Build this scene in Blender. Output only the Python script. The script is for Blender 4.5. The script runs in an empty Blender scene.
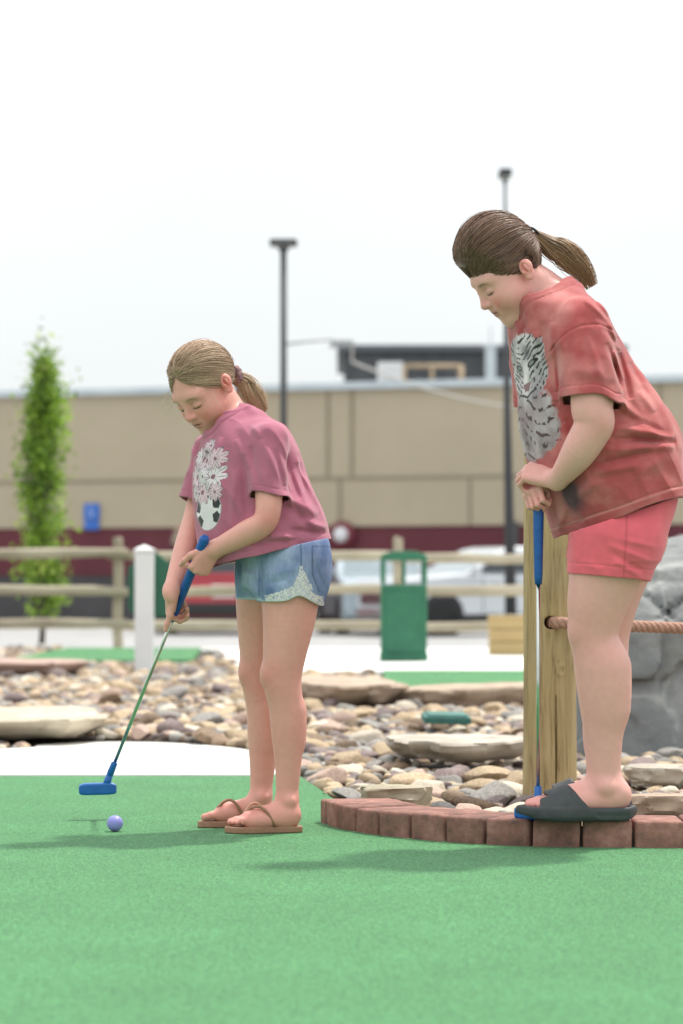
import bpy, bmesh, math, random
import numpy as np
from mathutils import Vector, Matrix, Euler

R = math.radians
scene = bpy.context.scene
COL = scene.collection
rng = np.random.default_rng(7)
random.seed(7)

# ------------------------------------------------------------------ camera numbers
# ------------------------------------------------------------------ exposure and light
SKY_LO, SKY_HI, SKY_S = 8.9, 10.0, 0.092
SUN_S = 3.3
EXPO = 0.30
FSTOP = 4.0
FPX = 2800.0        # focal length in pixels of a 683 x 1024 frame
HOR = 585.0         # row of the horizon
CAMZ = 0.65

def W(px, py, D):
    """world point at distance D that the camera at the origin sees at px,py"""
    return np.array([(px - 341.5) * D / FPX, D, CAMZ + (HOR - py) * D / FPX])

def G(px, py, z=0.0):
    D = (CAMZ - z) * FPX / (py - HOR)
    return np.array([(px - 341.5) * D / FPX, D, z])

# ------------------------------------------------------------------ object helpers
def tag(o, label=None, cat=None, group=None, kind=None):
    if label: o['label'] = label
    if cat: o['category'] = cat
    if group: o['group'] = group
    if kind: o['kind'] = kind
    return o

def empty(name, loc=(0, 0, 0), rz=0.0):
    o = bpy.data.objects.new(name, None)
    o.location = loc
    o.rotation_euler = (0, 0, rz)
    o.empty_display_size = 0.1
    COL.objects.link(o)
    return o

def link(name, me, mat=None, parent=None):
    o = bpy.data.objects.new(name, me)
    COL.objects.link(o)
    if mat is not None:
        for m in (mat if isinstance(mat, (list, tuple)) else [mat]):
            me.materials.append(m)
    if parent is not None:
        o.parent = parent
    return o

def mesh_np(name, V, Q, mat=None, parent=None, smooth=True, col=None):
    """mesh from numpy verts and one array of equal-sized faces"""
    V = np.asarray(V, np.float32); Q = np.asarray(Q, np.int32)
    n = Q.shape[1]
    me = bpy.data.meshes.new(name)
    me.vertices.add(len(V)); me.vertices.foreach_set('co', V.ravel())
    me.loops.add(Q.size); me.loops.foreach_set('vertex_index', Q.ravel())
    me.polygons.add(len(Q))
    me.polygons.foreach_set('loop_start', np.arange(0, Q.size, n, dtype=np.int32))
    me.polygons.foreach_set('loop_total', np.full(len(Q), n, np.int32))
    me.polygons.foreach_set('use_smooth', np.full(len(Q), smooth))
    me.update(calc_edges=True)
    if col is not None:
        a = me.attributes.new('Col', 'FLOAT_COLOR', 'POINT')
        c = np.ones((len(V), 4), np.float32); c[:, :3] = col
        a.data.foreach_set('color', c.ravel())
    return link(name, me, mat, parent)

class MB:
    """collects simple shapes into one mesh object"""
    def __init__(self): self.v = []; self.f = []; self.s = []
    def add(self, v, f, smooth=False):
        o = len(self.v)
        self.v += [tuple(map(float, p)) for p in v]
        self.f += [tuple(i + o for i in q) for q in f]
        self.s += [smooth] * len(f)
        return self
    def box(self, c, s, rz=0.0, M=None):
        v = [Vector((x * s[0] / 2, y * s[1] / 2, z * s[2] / 2)) for x in (-1, 1) for y in (-1, 1) for z in (-1, 1)]
        m = M if M is not None else Matrix.Rotation(rz, 3, 'Z')
        v = [m @ p + Vector(c) for p in v]
        return self.add(v, [(0, 1, 3, 2), (4, 6, 7, 5), (0, 4, 5, 1), (2, 3, 7, 6), (0, 2, 6, 4), (1, 5, 7, 3)])
    def tube(self, pts, r, n=10, cap=True, smooth=True):
        pts = [Vector(p) for p in pts]
        rs = r if isinstance(r, (list, tuple, np.ndarray)) else [r] * len(pts)
        vs = []; fs = []
        ref = None
        for i, p in enumerate(pts):
            t = (pts[min(i + 1, len(pts) - 1)] - pts[max(i - 1, 0)]).normalized()
            if ref is None:
                ref = Vector((0, 0, 1)) if abs(t.z) < .9 else Vector((1, 0, 0))
            u = (ref - t * ref.dot(t)).normalized(); w = t.cross(u); ref = u
            for k in range(n):
                a = 2 * math.pi * k / n
                vs.append(p + (u * math.cos(a) + w * math.sin(a)) * rs[i])
        for i in range(len(pts) - 1):
            for k in range(n):
                a = i * n + k; b = i * n + (k + 1) % n
                fs.append((a, b, b + n, a + n))
        self.add(vs, fs, smooth)
        if cap:
            o = len(self.v) - len(vs)
            self.f.append(tuple(o + k for k in reversed(range(n)))); self.s.append(False)
            self.f.append(tuple(o + len(vs) - n + k for k in range(n))); self.s.append(False)
        return self
    def lathe(self, prof, c=(0, 0, 0), n=24, M=None):
        vs = []; fs = []
        for (r, z) in prof:
            for k in range(n):
                a = 2 * math.pi * k / n
                p = Vector((r * math.cos(a), r * math.sin(a), z))
                if M is not None: p = M @ p
                vs.append(p + Vector(c))
        for i in range(len(prof) - 1):
            for k in range(n):
                a = i * n + k; b = i * n + (k + 1) % n
                fs.append((a, b, b + n, a + n))
        fs.append(tuple(reversed(range(n)))); fs.append(tuple(range(len(vs) - n, len(vs))))
        return self.add(vs, fs, True)
    def prism(self, poly, z0, z1):
        n = len(poly)
        v = [(x, y, z0) for x, y in poly] + [(x, y, z1) for x, y in poly]
        f = [tuple(reversed(range(n))), tuple(range(n, 2 * n))] + [(i, (i + 1) % n, n + (i + 1) % n, n + i) for i in range(n)]
        return self.add(v, f)
    def build(self, name, mat=None, parent=None, bevel=0.0, seg=2, M=None):
        me = bpy.data.meshes.new(name)
        vv = self.v if M is None else [tuple(M @ Vector(p)) for p in self.v]
        me.from_pydata(vv, [], self.f)
        me.polygons.foreach_set('use_smooth', self.s)
        bm = bmesh.new(); bm.from_mesh(me)
        bmesh.ops.recalc_face_normals(bm, faces=bm.faces)
        if bevel > 0:
            es = [e for e in bm.edges if len(e.link_faces) == 2 and e.calc_face_angle(0) > 0.5]
            bmesh.ops.bevel(bm, geom=es, offset=bevel, segments=seg, profile=0.5, affect='EDGES', clamp_overlap=True)
        bm.to_mesh(me); bm.free()
        return link(name, me, mat, parent)

def copy_tree(o, parent=None):
    c = o.copy(); COL.objects.link(c)
    if parent is not None: c.parent = parent
    for ch in list(o.children): copy_tree(ch, c)
    return c

# ------------------------------------------------------------------ materials
def new_mat(name):
    m = bpy.data.materials.new(name); m.use_nodes = True
    nt = m.node_tree; b = nt.nodes['Principled BSDF']
    return m, nt, b

def N(nt, t, **kw):
    n = nt.nodes.new(t)
    for k, v in kw.items():
        if k.startswith('i_'):
            key = k[2:]
            n.inputs[int(key) if key.isdigit() else key].default_value = v
        else: setattr(n, k, v)
    return n

def c4(c): return (c[0], c[1], c[2], 1.0)

def noise_mat(name, c1, c2, scale=8.0, rough=0.7, bump=0.0, bscale=None, detail=5.0, c3=None, metallic=0.0, spec=None,
              stretch=None, dist=0.01, rand=0.0, lo=.35, hi=.65, coat=0.0):
    """two or three tone mottled material in object coordinates"""
    m, nt, b = new_mat(name); L = nt.links.new
    tc = N(nt, 'ShaderNodeTexCoord'); vec = tc.outputs['Object']
    if stretch:
        mp = N(nt, 'ShaderNodeMapping'); mp.inputs['Scale'].default_value = stretch
        L(vec, mp.inputs['Vector']); vec = mp.outputs['Vector']
    if rand:
        oi = N(nt, 'ShaderNodeObjectInfo'); va = N(nt, 'ShaderNodeVectorMath', operation='MULTIPLY_ADD')
        L(oi.outputs['Random'], va.inputs[0]); va.inputs[1].default_value = (37, 91, 53); L(vec, va.inputs[2]); vec = va.outputs[0]
    nz = N(nt, 'ShaderNodeTexNoise'); nz.inputs['Scale'].default_value = scale; nz.inputs['Detail'].default_value = detail
    nz.inputs['Roughness'].default_value = .6
    L(vec, nz.inputs['Vector'])
    cr = N(nt, 'ShaderNodeValToRGB'); e = cr.color_ramp.elements
    e[0].position = lo; e[0].color = c4(c1); e[1].position = hi; e[1].color = c4(c2)
    if c3 is not None:
        el = e.new((lo + hi) / 2); el.color = c4(c3)
    L(nz.outputs['Fac'], cr.inputs['Fac'])
    out = cr.outputs['Color']
    if rand:
        hs = N(nt, 'ShaderNodeHueSaturation')
        mr = N(nt, 'ShaderNodeMapRange'); mr.inputs['To Min'].default_value = 1 - rand; mr.inputs['To Max'].default_value = 1 + rand
        L(oi.outputs['Random'], mr.inputs['Value']); L(mr.outputs['Result'], hs.inputs['Value']); L(out, hs.inputs['Color'])
        out = hs.outputs['Color']
    L(out, b.inputs['Base Color'])
    b.inputs['Roughness'].default_value = rough; b.inputs['Metallic'].default_value = metallic
    if coat: b.inputs['Coat Weight'].default_value = coat; b.inputs['Coat Roughness'].default_value = .05
    if spec is not None: b.inputs['Specular IOR Level'].default_value = spec
    if bump:
        n2 = N(nt, 'ShaderNodeTexNoise'); n2.inputs['Scale'].default_value = bscale or scale * 4; n2.inputs['Detail'].default_value = 4
        L(vec, n2.inputs['Vector'])
        bp = N(nt, 'ShaderNodeBump'); bp.inputs['Strength'].default_value = bump; bp.inputs['Distance'].default_value = dist
        L(n2.outputs['Fac'], bp.inputs['Height']); L(bp.outputs['Normal'], b.inputs['Normal'])
    return m

def vcol_mat(name, rough=.6, bump=0.0, bscale=300.0, dist=.001, sss=0.0, mottle=0.0, mscale=20.0, spec=None, stretch=None, rr=(1., .35, .2), sheen=0.0):
    m, nt, b = new_mat(name); L = nt.links.new
    at = N(nt, 'ShaderNodeAttribute', attribute_name='Col')
    out = at.outputs['Color']
    tc = N(nt, 'ShaderNodeTexCoord'); vec = tc.outputs['Object']
    if stretch:
        mp = N(nt, 'ShaderNodeMapping'); mp.inputs['Scale'].default_value = stretch
        L(vec, mp.inputs['Vector']); vec = mp.outputs['Vector']
    if mottle:
        nz = N(nt, 'ShaderNodeTexNoise'); nz.inputs['Scale'].default_value = mscale; nz.inputs['Detail'].default_value = 5
        L(vec, nz.inputs['Vector'])
        mr = N(nt, 'ShaderNodeMapRange'); mr.inputs['From Min'].default_value = .3; mr.inputs['From Max'].default_value = .7
        mr.inputs['To Min'].default_value = 1 - mottle; mr.inputs['To Max'].default_value = 1 + mottle
        L(nz.outputs['Fac'], mr.inputs['Value'])
        mx = N(nt, 'ShaderNodeVectorMath', operation='SCALE'); L(out, mx.inputs[0]); L(mr.outputs['Result'], mx.inputs['Scale'])
        out = mx.outputs[0]
    L(out, b.inputs['Base Color'])
    b.inputs['Roughness'].default_value = rough
    if spec is not None: b.inputs['Specular IOR Level'].default_value = spec
    if sheen: b.inputs['Sheen Weight'].default_value = sheen
    if sss:
        b.inputs['Subsurface Weight'].default_value = sss
        b.inputs['Subsurface Radius'].default_value = rr; b.inputs['Subsurface Scale'].default_value = .008
    if bump:
        n2 = N(nt, 'ShaderNodeTexNoise'); n2.inputs['Scale'].default_value = bscale; n2.inputs['Detail'].default_value = 3
        L(vec, n2.inputs['Vector'])
        bp = N(nt, 'ShaderNodeBump'); bp.inputs['Strength'].default_value = bump; bp.inputs['Distance'].default_value = dist
        L(n2.outputs['Fac'], bp.inputs['Height']); L(bp.outputs['Normal'], b.inputs['Normal'])
    return m

def plain(name, c, rough=.5, metallic=0.0, coat=0.0):
    return noise_mat(name, tuple(x * .92 for x in c), tuple(min(1, x * 1.06) for x in c), 3.0, rough, metallic=metallic, coat=coat)

# ------------------------------------------------------------------ numpy noise
def vnoise(P, seed=0):
    """3D value noise, -1..1"""
    P = np.asarray(P, np.float64)
    i = np.floor(P).astype(np.int64); f = P - i
    f = f * f * (3 - 2 * f)
    def h(a, b, c):
        n = (a * 374761393 + b * 668265263 + c * 2147483647 + seed * 1274126177) & 0xffffffff
        n = ((n ^ (n >> 13)) * 1274126177) & 0xffffffff
        return ((n ^ (n >> 16)) & 0xffff) / 32767.5 - 1
    r = 0
    for dx in (0, 1):
        for dy in (0, 1):
            for dz in (0, 1):
                w = (f[:, 0] if dx else 1 - f[:, 0]) * (f[:, 1] if dy else 1 - f[:, 1]) * (f[:, 2] if dz else 1 - f[:, 2])
                r = r + w * h(i[:, 0] + dx, i[:, 1] + dy, i[:, 2] + dz)
    return r

def fbm(P, oct=4, seed=0):
    r = 0; a = 1.0; P = np.asarray(P, np.float64)
    for k in range(oct):
        r = r + a * vnoise(P * 2 ** k, seed + k); a *= .5
    return r

# ------------------------------------------------------------------ signed distance shapes and their mesher
def nrm(v):
    v = np.asarray(v, float); return v / np.linalg.norm(v)

class Cap:
    def __init__(s, a, b, ra, rb):
        s.a = np.asarray(a, np.float32); s.ba = np.asarray(b, np.float32) - s.a
        s.bb = float(s.ba @ s.ba) + 1e-12; s.ra = ra; s.rb = rb
    def __call__(s, P):
        pa = P - s.a
        h = np.clip(pa @ s.ba / s.bb, 0, 1)
        q = pa - h[:, None] * s.ba
        return np.sqrt((q * q).sum(1)) - (s.ra + (s.rb - s.ra) * h)

class Ell:
    def __init__(s, c, r, Rm=None):
        s.c = np.asarray(c, np.float32); s.r = np.asarray(r, np.float32)
        s.R = np.eye(3, dtype=np.float32) if Rm is None else np.asarray(Rm, np.float32)
    def __call__(s, P):
        q = (P - s.c) @ s.R.T
        a = q / s.r
        k0 = np.sqrt((a * a).sum(1)) + 1e-6
        b = a / s.r
        k1 = np.sqrt((b * b).sum(1)) + 1e-6
        return k0 * (k0 - 1) / k1

class Chain:
    """one limb: a bent tube of changing radius"""
    def __init__(s, pts, rs):
        s.c = [Cap(pts[i], pts[i + 1], rs[i], rs[i + 1]) for i in range(len(pts) - 1)]
    def near(s, c, r):
        v = np.array([float(k(c)[0]) for k in s.c])
        return [k for k, q in zip(s.c, v) if q - r <= v.min() + r]
    def __call__(s, P, cs=None):
        cs = cs or s.c
        d = cs[0](P)
        for c in cs[1:]: d = np.minimum(d, c(P))
        return d

class Plane:
    def __init__(s, p, n):
        s.n = nrm(n).astype(np.float32); s.d = float(np.dot(s.n, p))
    def __call__(s, P): return P @ s.n - s.d

def catmull(xs, ys, xq):
    xs = np.asarray(xs, float); ys = np.asarray(ys, float)
    m = np.gradient(ys, xs)
    i = np.clip(np.searchsorted(xs, xq) - 1, 0, len(xs) - 2)
    h = xs[i + 1] - xs[i]; t = np.clip((xq - xs[i]) / h, 0, 1)
    t2 = t * t; t3 = t2 * t
    return (2*t3-3*t2+1)*ys[i] + (t3-2*t2+t)*h*m[i] + (-2*t3+3*t2)*ys[i+1] + (t3-t2)*h*m[i+1]

class Loft:
    """elliptic tube round an axis; stations (t, cx, cy, a, b) in the frame O,X,Y,A"""
    def __init__(s, O, A, X, st, n=2.0, cut=True):
        s.O = np.asarray(O, np.float32); A = nrm(A); X = np.asarray(X, float); X = nrm(X - A * (X @ A)); Y = np.cross(A, X)
        s.A, s.X, s.Y = (v.astype(np.float32) for v in (A, X, Y))
        st = np.asarray(sorted(st), float); s.t0, s.t1 = st[0, 0], st[-1, 0]
        s.q = np.linspace(s.t0, s.t1, 160)
        s.tab = [catmull(st[:, 0], st[:, k], s.q).astype(np.float32) for k in range(1, 5)]
        s.n = n; s.cut = cut
    def loc(s, P):
        q = P - s.O
        return q @ s.X, q @ s.Y, q @ s.A
    def __call__(s, P):
        x, y, t = s.loc(P)
        cx, cy, a, b = (np.interp(t, s.q, k).astype(np.float32) for k in s.tab)
        x = x - cx; y = y - cy
        l = np.sqrt(x * x + y * y) + 1e-6
        if s.n == 2.0: rho = np.sqrt((x / a) ** 2 + (y / b) ** 2) + 1e-5
        else: rho = (np.abs(x / a) ** s.n + np.abs(y / b) ** s.n) ** (1 / s.n) + 1e-5
        d = np.maximum(l * (1 - 1 / rho), -np.minimum(a, b))
        if s.cut: d = np.maximum(d, np.maximum(t - s.t1, s.t0 - t))
        return d.astype(np.float32)

class Collar:
    """open cylinder above a slanted neckline"""
    def __init__(s, c, ax, r): s.c = np.asarray(c, np.float32); s.a = nrm(ax).astype(np.float32); s.r = r
    def __call__(s, P):
        q = P - s.c; h = q @ s.a
        return np.maximum(np.sqrt(np.maximum((q * q).sum(1) - h * h, 0)) - s.r, -h)

def smin(a, b, k):
    if k <= 0: return np.minimum(a, b)
    h = np.clip(.5 + .5 * (b - a) / k, 0, 1)
    return b * (1 - h) + a * h - k * h * (1 - h)

def smax(a, b, k): return -smin(-a, -b, k)

class Grp:
    """ordered list of (shape, blend, op)"""
    def __init__(s): s.l = []
    def add(s, p, k=.01, op='+'): s.l.append((p, k, op)); return s
    def chain(s, pts, rs, k=.01, m=7):
        pts = np.asarray(pts, float); t = np.arange(len(pts), dtype=float); q = np.linspace(0, len(pts) - 1, (len(pts) - 1) * m + 1)
        P_ = np.stack([catmull(t, pts[:, j], q) for j in range(3)], 1); r_ = catmull(t, np.asarray(rs, float), q)
        return s.add(Chain(P_, r_), k)
    def ev(s, P, c=None, r=None):
        d = np.full(len(P), .25, np.float32)
        for p, k, op in s.l:
            if c is not None:
                if isinstance(p, Grp): dc = float(p.ev(c)[0])
                else: dc = float(p(c)[0])
                if dc - r > (.07 + k if op == '+' else k + .004): continue
            v = p.ev(P, c, r) if isinstance(p, Grp) else (p(P, p.near(c, r)) if (c is not None and isinstance(p, Chain)) else p(P))
            d = smin(d, v, k) if op == '+' else smax(d, -v, k)
        return d
    def __call__(s, P): return s.ev(P)

CORN = np.array([(i, j, k) for i in (0, 1) for j in (0, 1) for k in (0, 1)])
EDG = [(a, b) for a in range(8) for b in range(a + 1, 8) if np.abs(CORN[a] - CORN[b]).sum() == 1]

def mesh_sdf(fn, lo, hi, h, B=8, slack=1.0):
    """fn(P, centre, radius) -> distances; returns vertices and quads"""
    lo = np.asarray(lo, float); hi = np.asarray(hi, float)
    nb = np.ceil((hi - lo) / (h * B)).astype(int) + 1
    n = nb * B
    g = np.stack(np.meshgrid(*[np.arange(k) for k in nb], indexing='ij'), -1).reshape(-1, 3)
    Cc = (lo + (g + .5) * B * h - h * .5).astype(np.float32)
    dc = np.concatenate([fn(Cc[i:i + 200000], None, None) for i in range(0, len(Cc), 200000)])
    act = np.abs(dc) < B * h * (.866 + .75 * slack)
    D = np.repeat(np.repeat(np.repeat(dc.reshape(nb), B, 0), B, 1), B, 2).astype(np.float32)
    ga = g[act]; SB = 3
    key = (ga // SB); kk = key[:, 0] * 1000000 + key[:, 1] * 1000 + key[:, 2]
    order = np.argsort(kk, kind='stable'); ga = ga[order]; kk = kk[order]
    cuts = np.flatnonzero(np.diff(kk)) + 1
    off = np.stack(np.meshgrid(*[np.arange(B)] * 3, indexing='ij'), -1).reshape(-1, 3)
    for blk in np.split(ga, cuts):
        I = (blk[:, None, :] * B + off[None]).reshape(-1, 3)
        P = (lo + I * h).astype(np.float32)
        c = (P.min(0) + P.max(0)) / 2; r = float(np.linalg.norm(P.max(0) - c))
        D[I[:, 0], I[:, 1], I[:, 2]] = fn(P, c[None], r)
    S = D < 0
    cnt = np.zeros(tuple(n - 1), np.int8)
    for a in CORN: cnt += S[a[0]:n[0] - 1 + a[0], a[1]:n[1] - 1 + a[1], a[2]:n[2] - 1 + a[2]]
    idx = np.argwhere((cnt > 0) & (cnt < 8)); del cnt
    v = np.stack([D[idx[:, 0] + a[0], idx[:, 1] + a[1], idx[:, 2] + a[2]] for a in CORN], 1)
    acc = np.zeros((len(idx), 3)); num = np.zeros(len(idx))
    for a, b in EDG:
        m = (v[:, a] < 0) != (v[:, b] < 0)
        t = v[m, a] / (v[m, a] - v[m, b])
        acc[m] += CORN[a] + t[:, None] * (CORN[b] - CORN[a]); num[m] += 1
    V = lo + (idx + acc / num[:, None]) * h
    vid = np.full(tuple(n), -1, np.int32); vid[idx[:, 0], idx[:, 1], idx[:, 2]] = np.arange(len(idx))
    Q = []
    for ax in range(3):
        u, w = (ax + 1) % 3, (ax + 2) % 3
        s0 = [slice(1, None)] * 3; s1 = [slice(1, None)] * 3
        s0[ax] = slice(0, -1); s1[ax] = slice(1, None)
        A = S[tuple(s0)]; Bm = S[tuple(s1)]
        e = np.argwhere(A != Bm); base = np.ones(3, int); base[ax] = 0; e = e + base
        fl = S[e[:, 0], e[:, 1], e[:, 2]]
        def cell(du, dw):
            q = e.copy(); q[:, u] -= du; q[:, w] -= dw
            return vid[q[:, 0], q[:, 1], q[:, 2]]
        q = np.stack([cell(1, 1), cell(0, 1), cell(0, 0), cell(1, 0)], 1)
        q[~fl] = q[~fl][:, ::-1]
        Q.append(q)
    Q = np.concatenate(Q); Q = Q[(Q >= 0).all(1)]
    return V, Q

def smooth_np(V, Q, it=1, f=.5):
    for _ in range(it):
        s = np.zeros_like(V); c = np.zeros(len(V))
        for a, b in ((0, 1), (1, 2), (2, 3), (3, 0)):
            for j in range(3): s[:, j] += np.bincount(Q[:, a], V[Q[:, b], j], len(V)) + np.bincount(Q[:, b], V[Q[:, a], j], len(V))
            c += np.bincount(Q[:, a], None, len(V)) + np.bincount(Q[:, b], None, len(V))
        V = V * (1 - f) + f * s / np.maximum(c, 1)[:, None]
    return V

def smooth_masked(V, Q, keep, it=3, f=.5):
    """relax the skin except near the points in keep (centre, radius)"""
    w = np.ones(len(V))
    for c, r in keep: w *= np.clip((np.linalg.norm(V - np.asarray(c), axis=1) - r) / .03, 0, 1)
    for _ in range(it): V = V + (smooth_np(V, Q, 1, f) - V) * w[:, None]
    return V

def normals_np(V, Q):
    n = np.cross(V[Q[:, 2]] - V[Q[:, 0]], V[Q[:, 3]] - V[Q[:, 1]])
    s = np.zeros_like(V)
    for k in range(4):
        for j in range(3): s[:, j] += np.bincount(Q[:, k], n[:, j], len(V))
    return s / (np.linalg.norm(s, axis=1)[:, None] + 1e-12)
# =================================================================== SKY, SUN, CAMERA
def setup():
    w = bpy.data.worlds.new('World'); scene.world = w; w.use_nodes = True
    nt = w.node_tree; L = nt.links.new; bg = nt.nodes['Background']
    sky = N(nt, 'ShaderNodeTexSky', sky_type='NISHITA', sun_disc=False)
    sky.sun_elevation = R(63.4); sky.sun_rotation = R(41); sky.air_density = 1.0; sky.dust_density = 3.0; sky.altitude = 100
    # thin bright overcast in front of the blue
    tc = N(nt, 'ShaderNodeTexCoord')
    mp = N(nt, 'ShaderNodeMapping'); mp.inputs['Scale'].default_value = (1.2, 1.2, 3.5); L(tc.outputs['Generated'], mp.inputs['Vector'])
    nz = N(nt, 'ShaderNodeTexNoise'); nz.inputs['Scale'].default_value = 2.2; nz.inputs['Detail'].default_value = 6; L(mp.outputs['Vector'], nz.inputs['Vector'])
    mr = N(nt, 'ShaderNodeMapRange'); mr.inputs['From Min'].default_value = .3; mr.inputs['From Max'].default_value = .7
    mr.inputs['To Min'].default_value = SKY_LO; mr.inputs['To Max'].default_value = SKY_HI; L(nz.outputs['Fac'], mr.inputs['Value'])
    # an overcast sky is about three times brighter overhead than at the horizon
    sx = N(nt, 'ShaderNodeSeparateXYZ'); L(tc.outputs['Generated'], sx.inputs[0])
    mz = N(nt, 'ShaderNodeMapRange'); mz.inputs['From Min'].default_value = 0; mz.inputs['From Max'].default_value = 1; mz.inputs['To Min'].default_value = .93; mz.inputs['To Max'].default_value = 1.80
    L(sx.outputs['Z'], mz.inputs['Value'])
    mg = N(nt, 'ShaderNodeMath', operation='MULTIPLY'); L(mr.outputs['Result'], mg.inputs[0]); L(mz.outputs['Result'], mg.inputs[1]); mr = mg
    cl = N(nt, 'ShaderNodeCombineColor')
    for i, f in enumerate((.955, .99, 1.0)):
        m = N(nt, 'ShaderNodeMath', operation='MULTIPLY'); L(mr.outputs[0], m.inputs[0]); m.inputs[1].default_value = f; L(m.outputs[0], cl.inputs[i])
    mx = N(nt, 'ShaderNodeMix', data_type='RGBA'); mx.inputs[0].default_value = .90
    L(sky.outputs['Color'], mx.inputs[6]); L(cl.outputs['Color'], mx.inputs[7])
    L(mx.outputs[2], bg.inputs['Color']); bg.inputs['Strength'].default_value = SKY_S
    sd = bpy.data.lights.new('sun', 'SUN'); sd.energy = SUN_S; sd.angle = R(3.5); sd.color = (1.0, .95, .87)
    so = bpy.data.objects.new('sun', sd); COL.objects.link(so)
    d = Vector((.37, .42, 1.12)).normalized()      # towards the sun
    so.rotation_euler = d.to_track_quat('Z', 'Y').to_euler(); so.location = (20, 20, 40)
    cd = bpy.data.cameras.new('camera'); co = bpy.data.objects.new('camera', cd); COL.objects.link(co)
    co.location = (0, 0, CAMZ); co.rotation_euler = (R(90), 0, 0)
    cd.sensor_fit = 'VERTICAL'; cd.sensor_height = 36.0; cd.lens = FPX / 1024 * 36.0
    cd.shift_y = (HOR - 512) / 1024.0
    cd.clip_start = .1; cd.clip_end = 2000
    cd.dof.use_dof = True; cd.dof.focus_distance = 7.2; cd.dof.aperture_fstop = FSTOP
    scene.camera = co
    vs = scene.view_settings; vs.view_transform = 'Standard'; vs.look = 'None'; vs.exposure = EXPO; vs.gamma = 1; vs.use_curve_mapping = False
    scene.render.engine = 'CYCLES'
    scene.cycles.use_denoising = True
    scene.cycles.max_bounces = 8

# =================================================================== GROUND
def turf_mat(name, c1, c2):
    m, nt, b = new_mat(name); L = nt.links.new
    tc = N(nt, 'ShaderNodeTexCoord')
    n1 = N(nt, 'ShaderNodeTexNoise'); n1.inputs['Scale'].default_value = 165; n1.inputs['Detail'].default_value = 4; n1.inputs['Roughness'].default_value = .75
    n2 = N(nt, 'ShaderNodeTexNoise'); n2.inputs['Scale'].default_value = 2.6; n2.inputs['Detail'].default_value = 4
    n3 = N(nt, 'ShaderNodeTexVoronoi'); n3.inputs['Scale'].default_value = 230
    for n in (n1, n2, n3): L(tc.outputs['Object'], n.inputs['Vector'])
    cr = N(nt, 'ShaderNodeValToRGB'); e = cr.color_ramp.elements
    e[0].position = .38; e[0].color = c4(c1); e[1].position = .62; e[1].color = c4(c2)
    L(n1.outputs['Fac'], cr.inputs['Fac'])
    mr = N(nt, 'ShaderNodeMapRange'); mr.inputs['From Min'].default_value = .3; mr.inputs['From Max'].default_value = .7; mr.inputs['To Min'].default_value = .91; mr.inputs['To Max'].default_value = 1.08
    L(n2.outputs['Fac'], mr.inputs['Value'])
    mv = N(nt, 'ShaderNodeVectorMath', operation='SCALE'); L(cr.outputs['Color'], mv.inputs[0]); L(mr.outputs['Result'], mv.inputs['Scale'])
    L(mv.outputs[0], b.inputs['Base Color']); b.inputs['Roughness'].default_value = .85; b.inputs['Specular IOR Level'].default_value = .2
    b.inputs['Sheen Weight'].default_value = .12; b.inputs['Sheen Roughness'].default_value = .6
    ad = N(nt, 'ShaderNodeMath', operation='ADD'); L(n1.outputs['Fac'], ad.inputs[0]); L(n3.outputs['Distance'], ad.inputs[1])
    bp = N(nt, 'ShaderNodeBump'); bp.inputs['Strength'].default_value = .8; bp.inputs['Distance'].default_value = .006
    L(ad.outputs[0], bp.inputs['Height']); L(bp.outputs['Normal'], b.inputs['Normal'])
    return m

KERB = [(-.060, 7.66), (-.043, 7.585), (-.012, 7.465), (.034, 7.36), (.092, 7.252), (.172, 7.155), (.258, 7.063), (.356, 6.992), (.468, 6.935), (.592, 6.915), (.720, 6.905), (.848, 6.90), (.976, 6.90), (1.104, 6.905), (1.232, 6.915), (1.36, 6.93), (1.488, 6.95), (1.616, 6.98), (1.744, 7.02)]

def spline2(pts, n):
    p = np.array(pts); t = np.arange(len(p), dtype=float); q = np.linspace(0, len(p) - 1, n)
    return np.stack([catmull(t, p[:, k], q) for k in range(2)], 1)

def inside(poly, X, Y):
    poly = np.asarray(poly); r = np.zeros(len(X), bool); j = len(poly) - 1
    for i in range(len(poly)):
        xi, yi = poly[i]; xj, yj = poly[j]
        c = ((yi > Y) != (yj > Y)) & (X < (xj - xi) * (Y - yi) / (yj - yi + 1e-12) + xi)
        r ^= c; j = i
    return r

def g2(px, py): p = G(px, py); return (p[0], p[1])

def sheet(name, poly, z, mat, th=0.0, kind='structure', bevel=0):
    mb = MB()
    if th: mb.prism(poly, z - th, z)
    else: mb.add([(x, y, z) for x, y in poly], [tuple(range(len(poly)))])
    o = mb.build(name, mat, bevel=bevel)
    o['kind'] = kind
    return o

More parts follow.
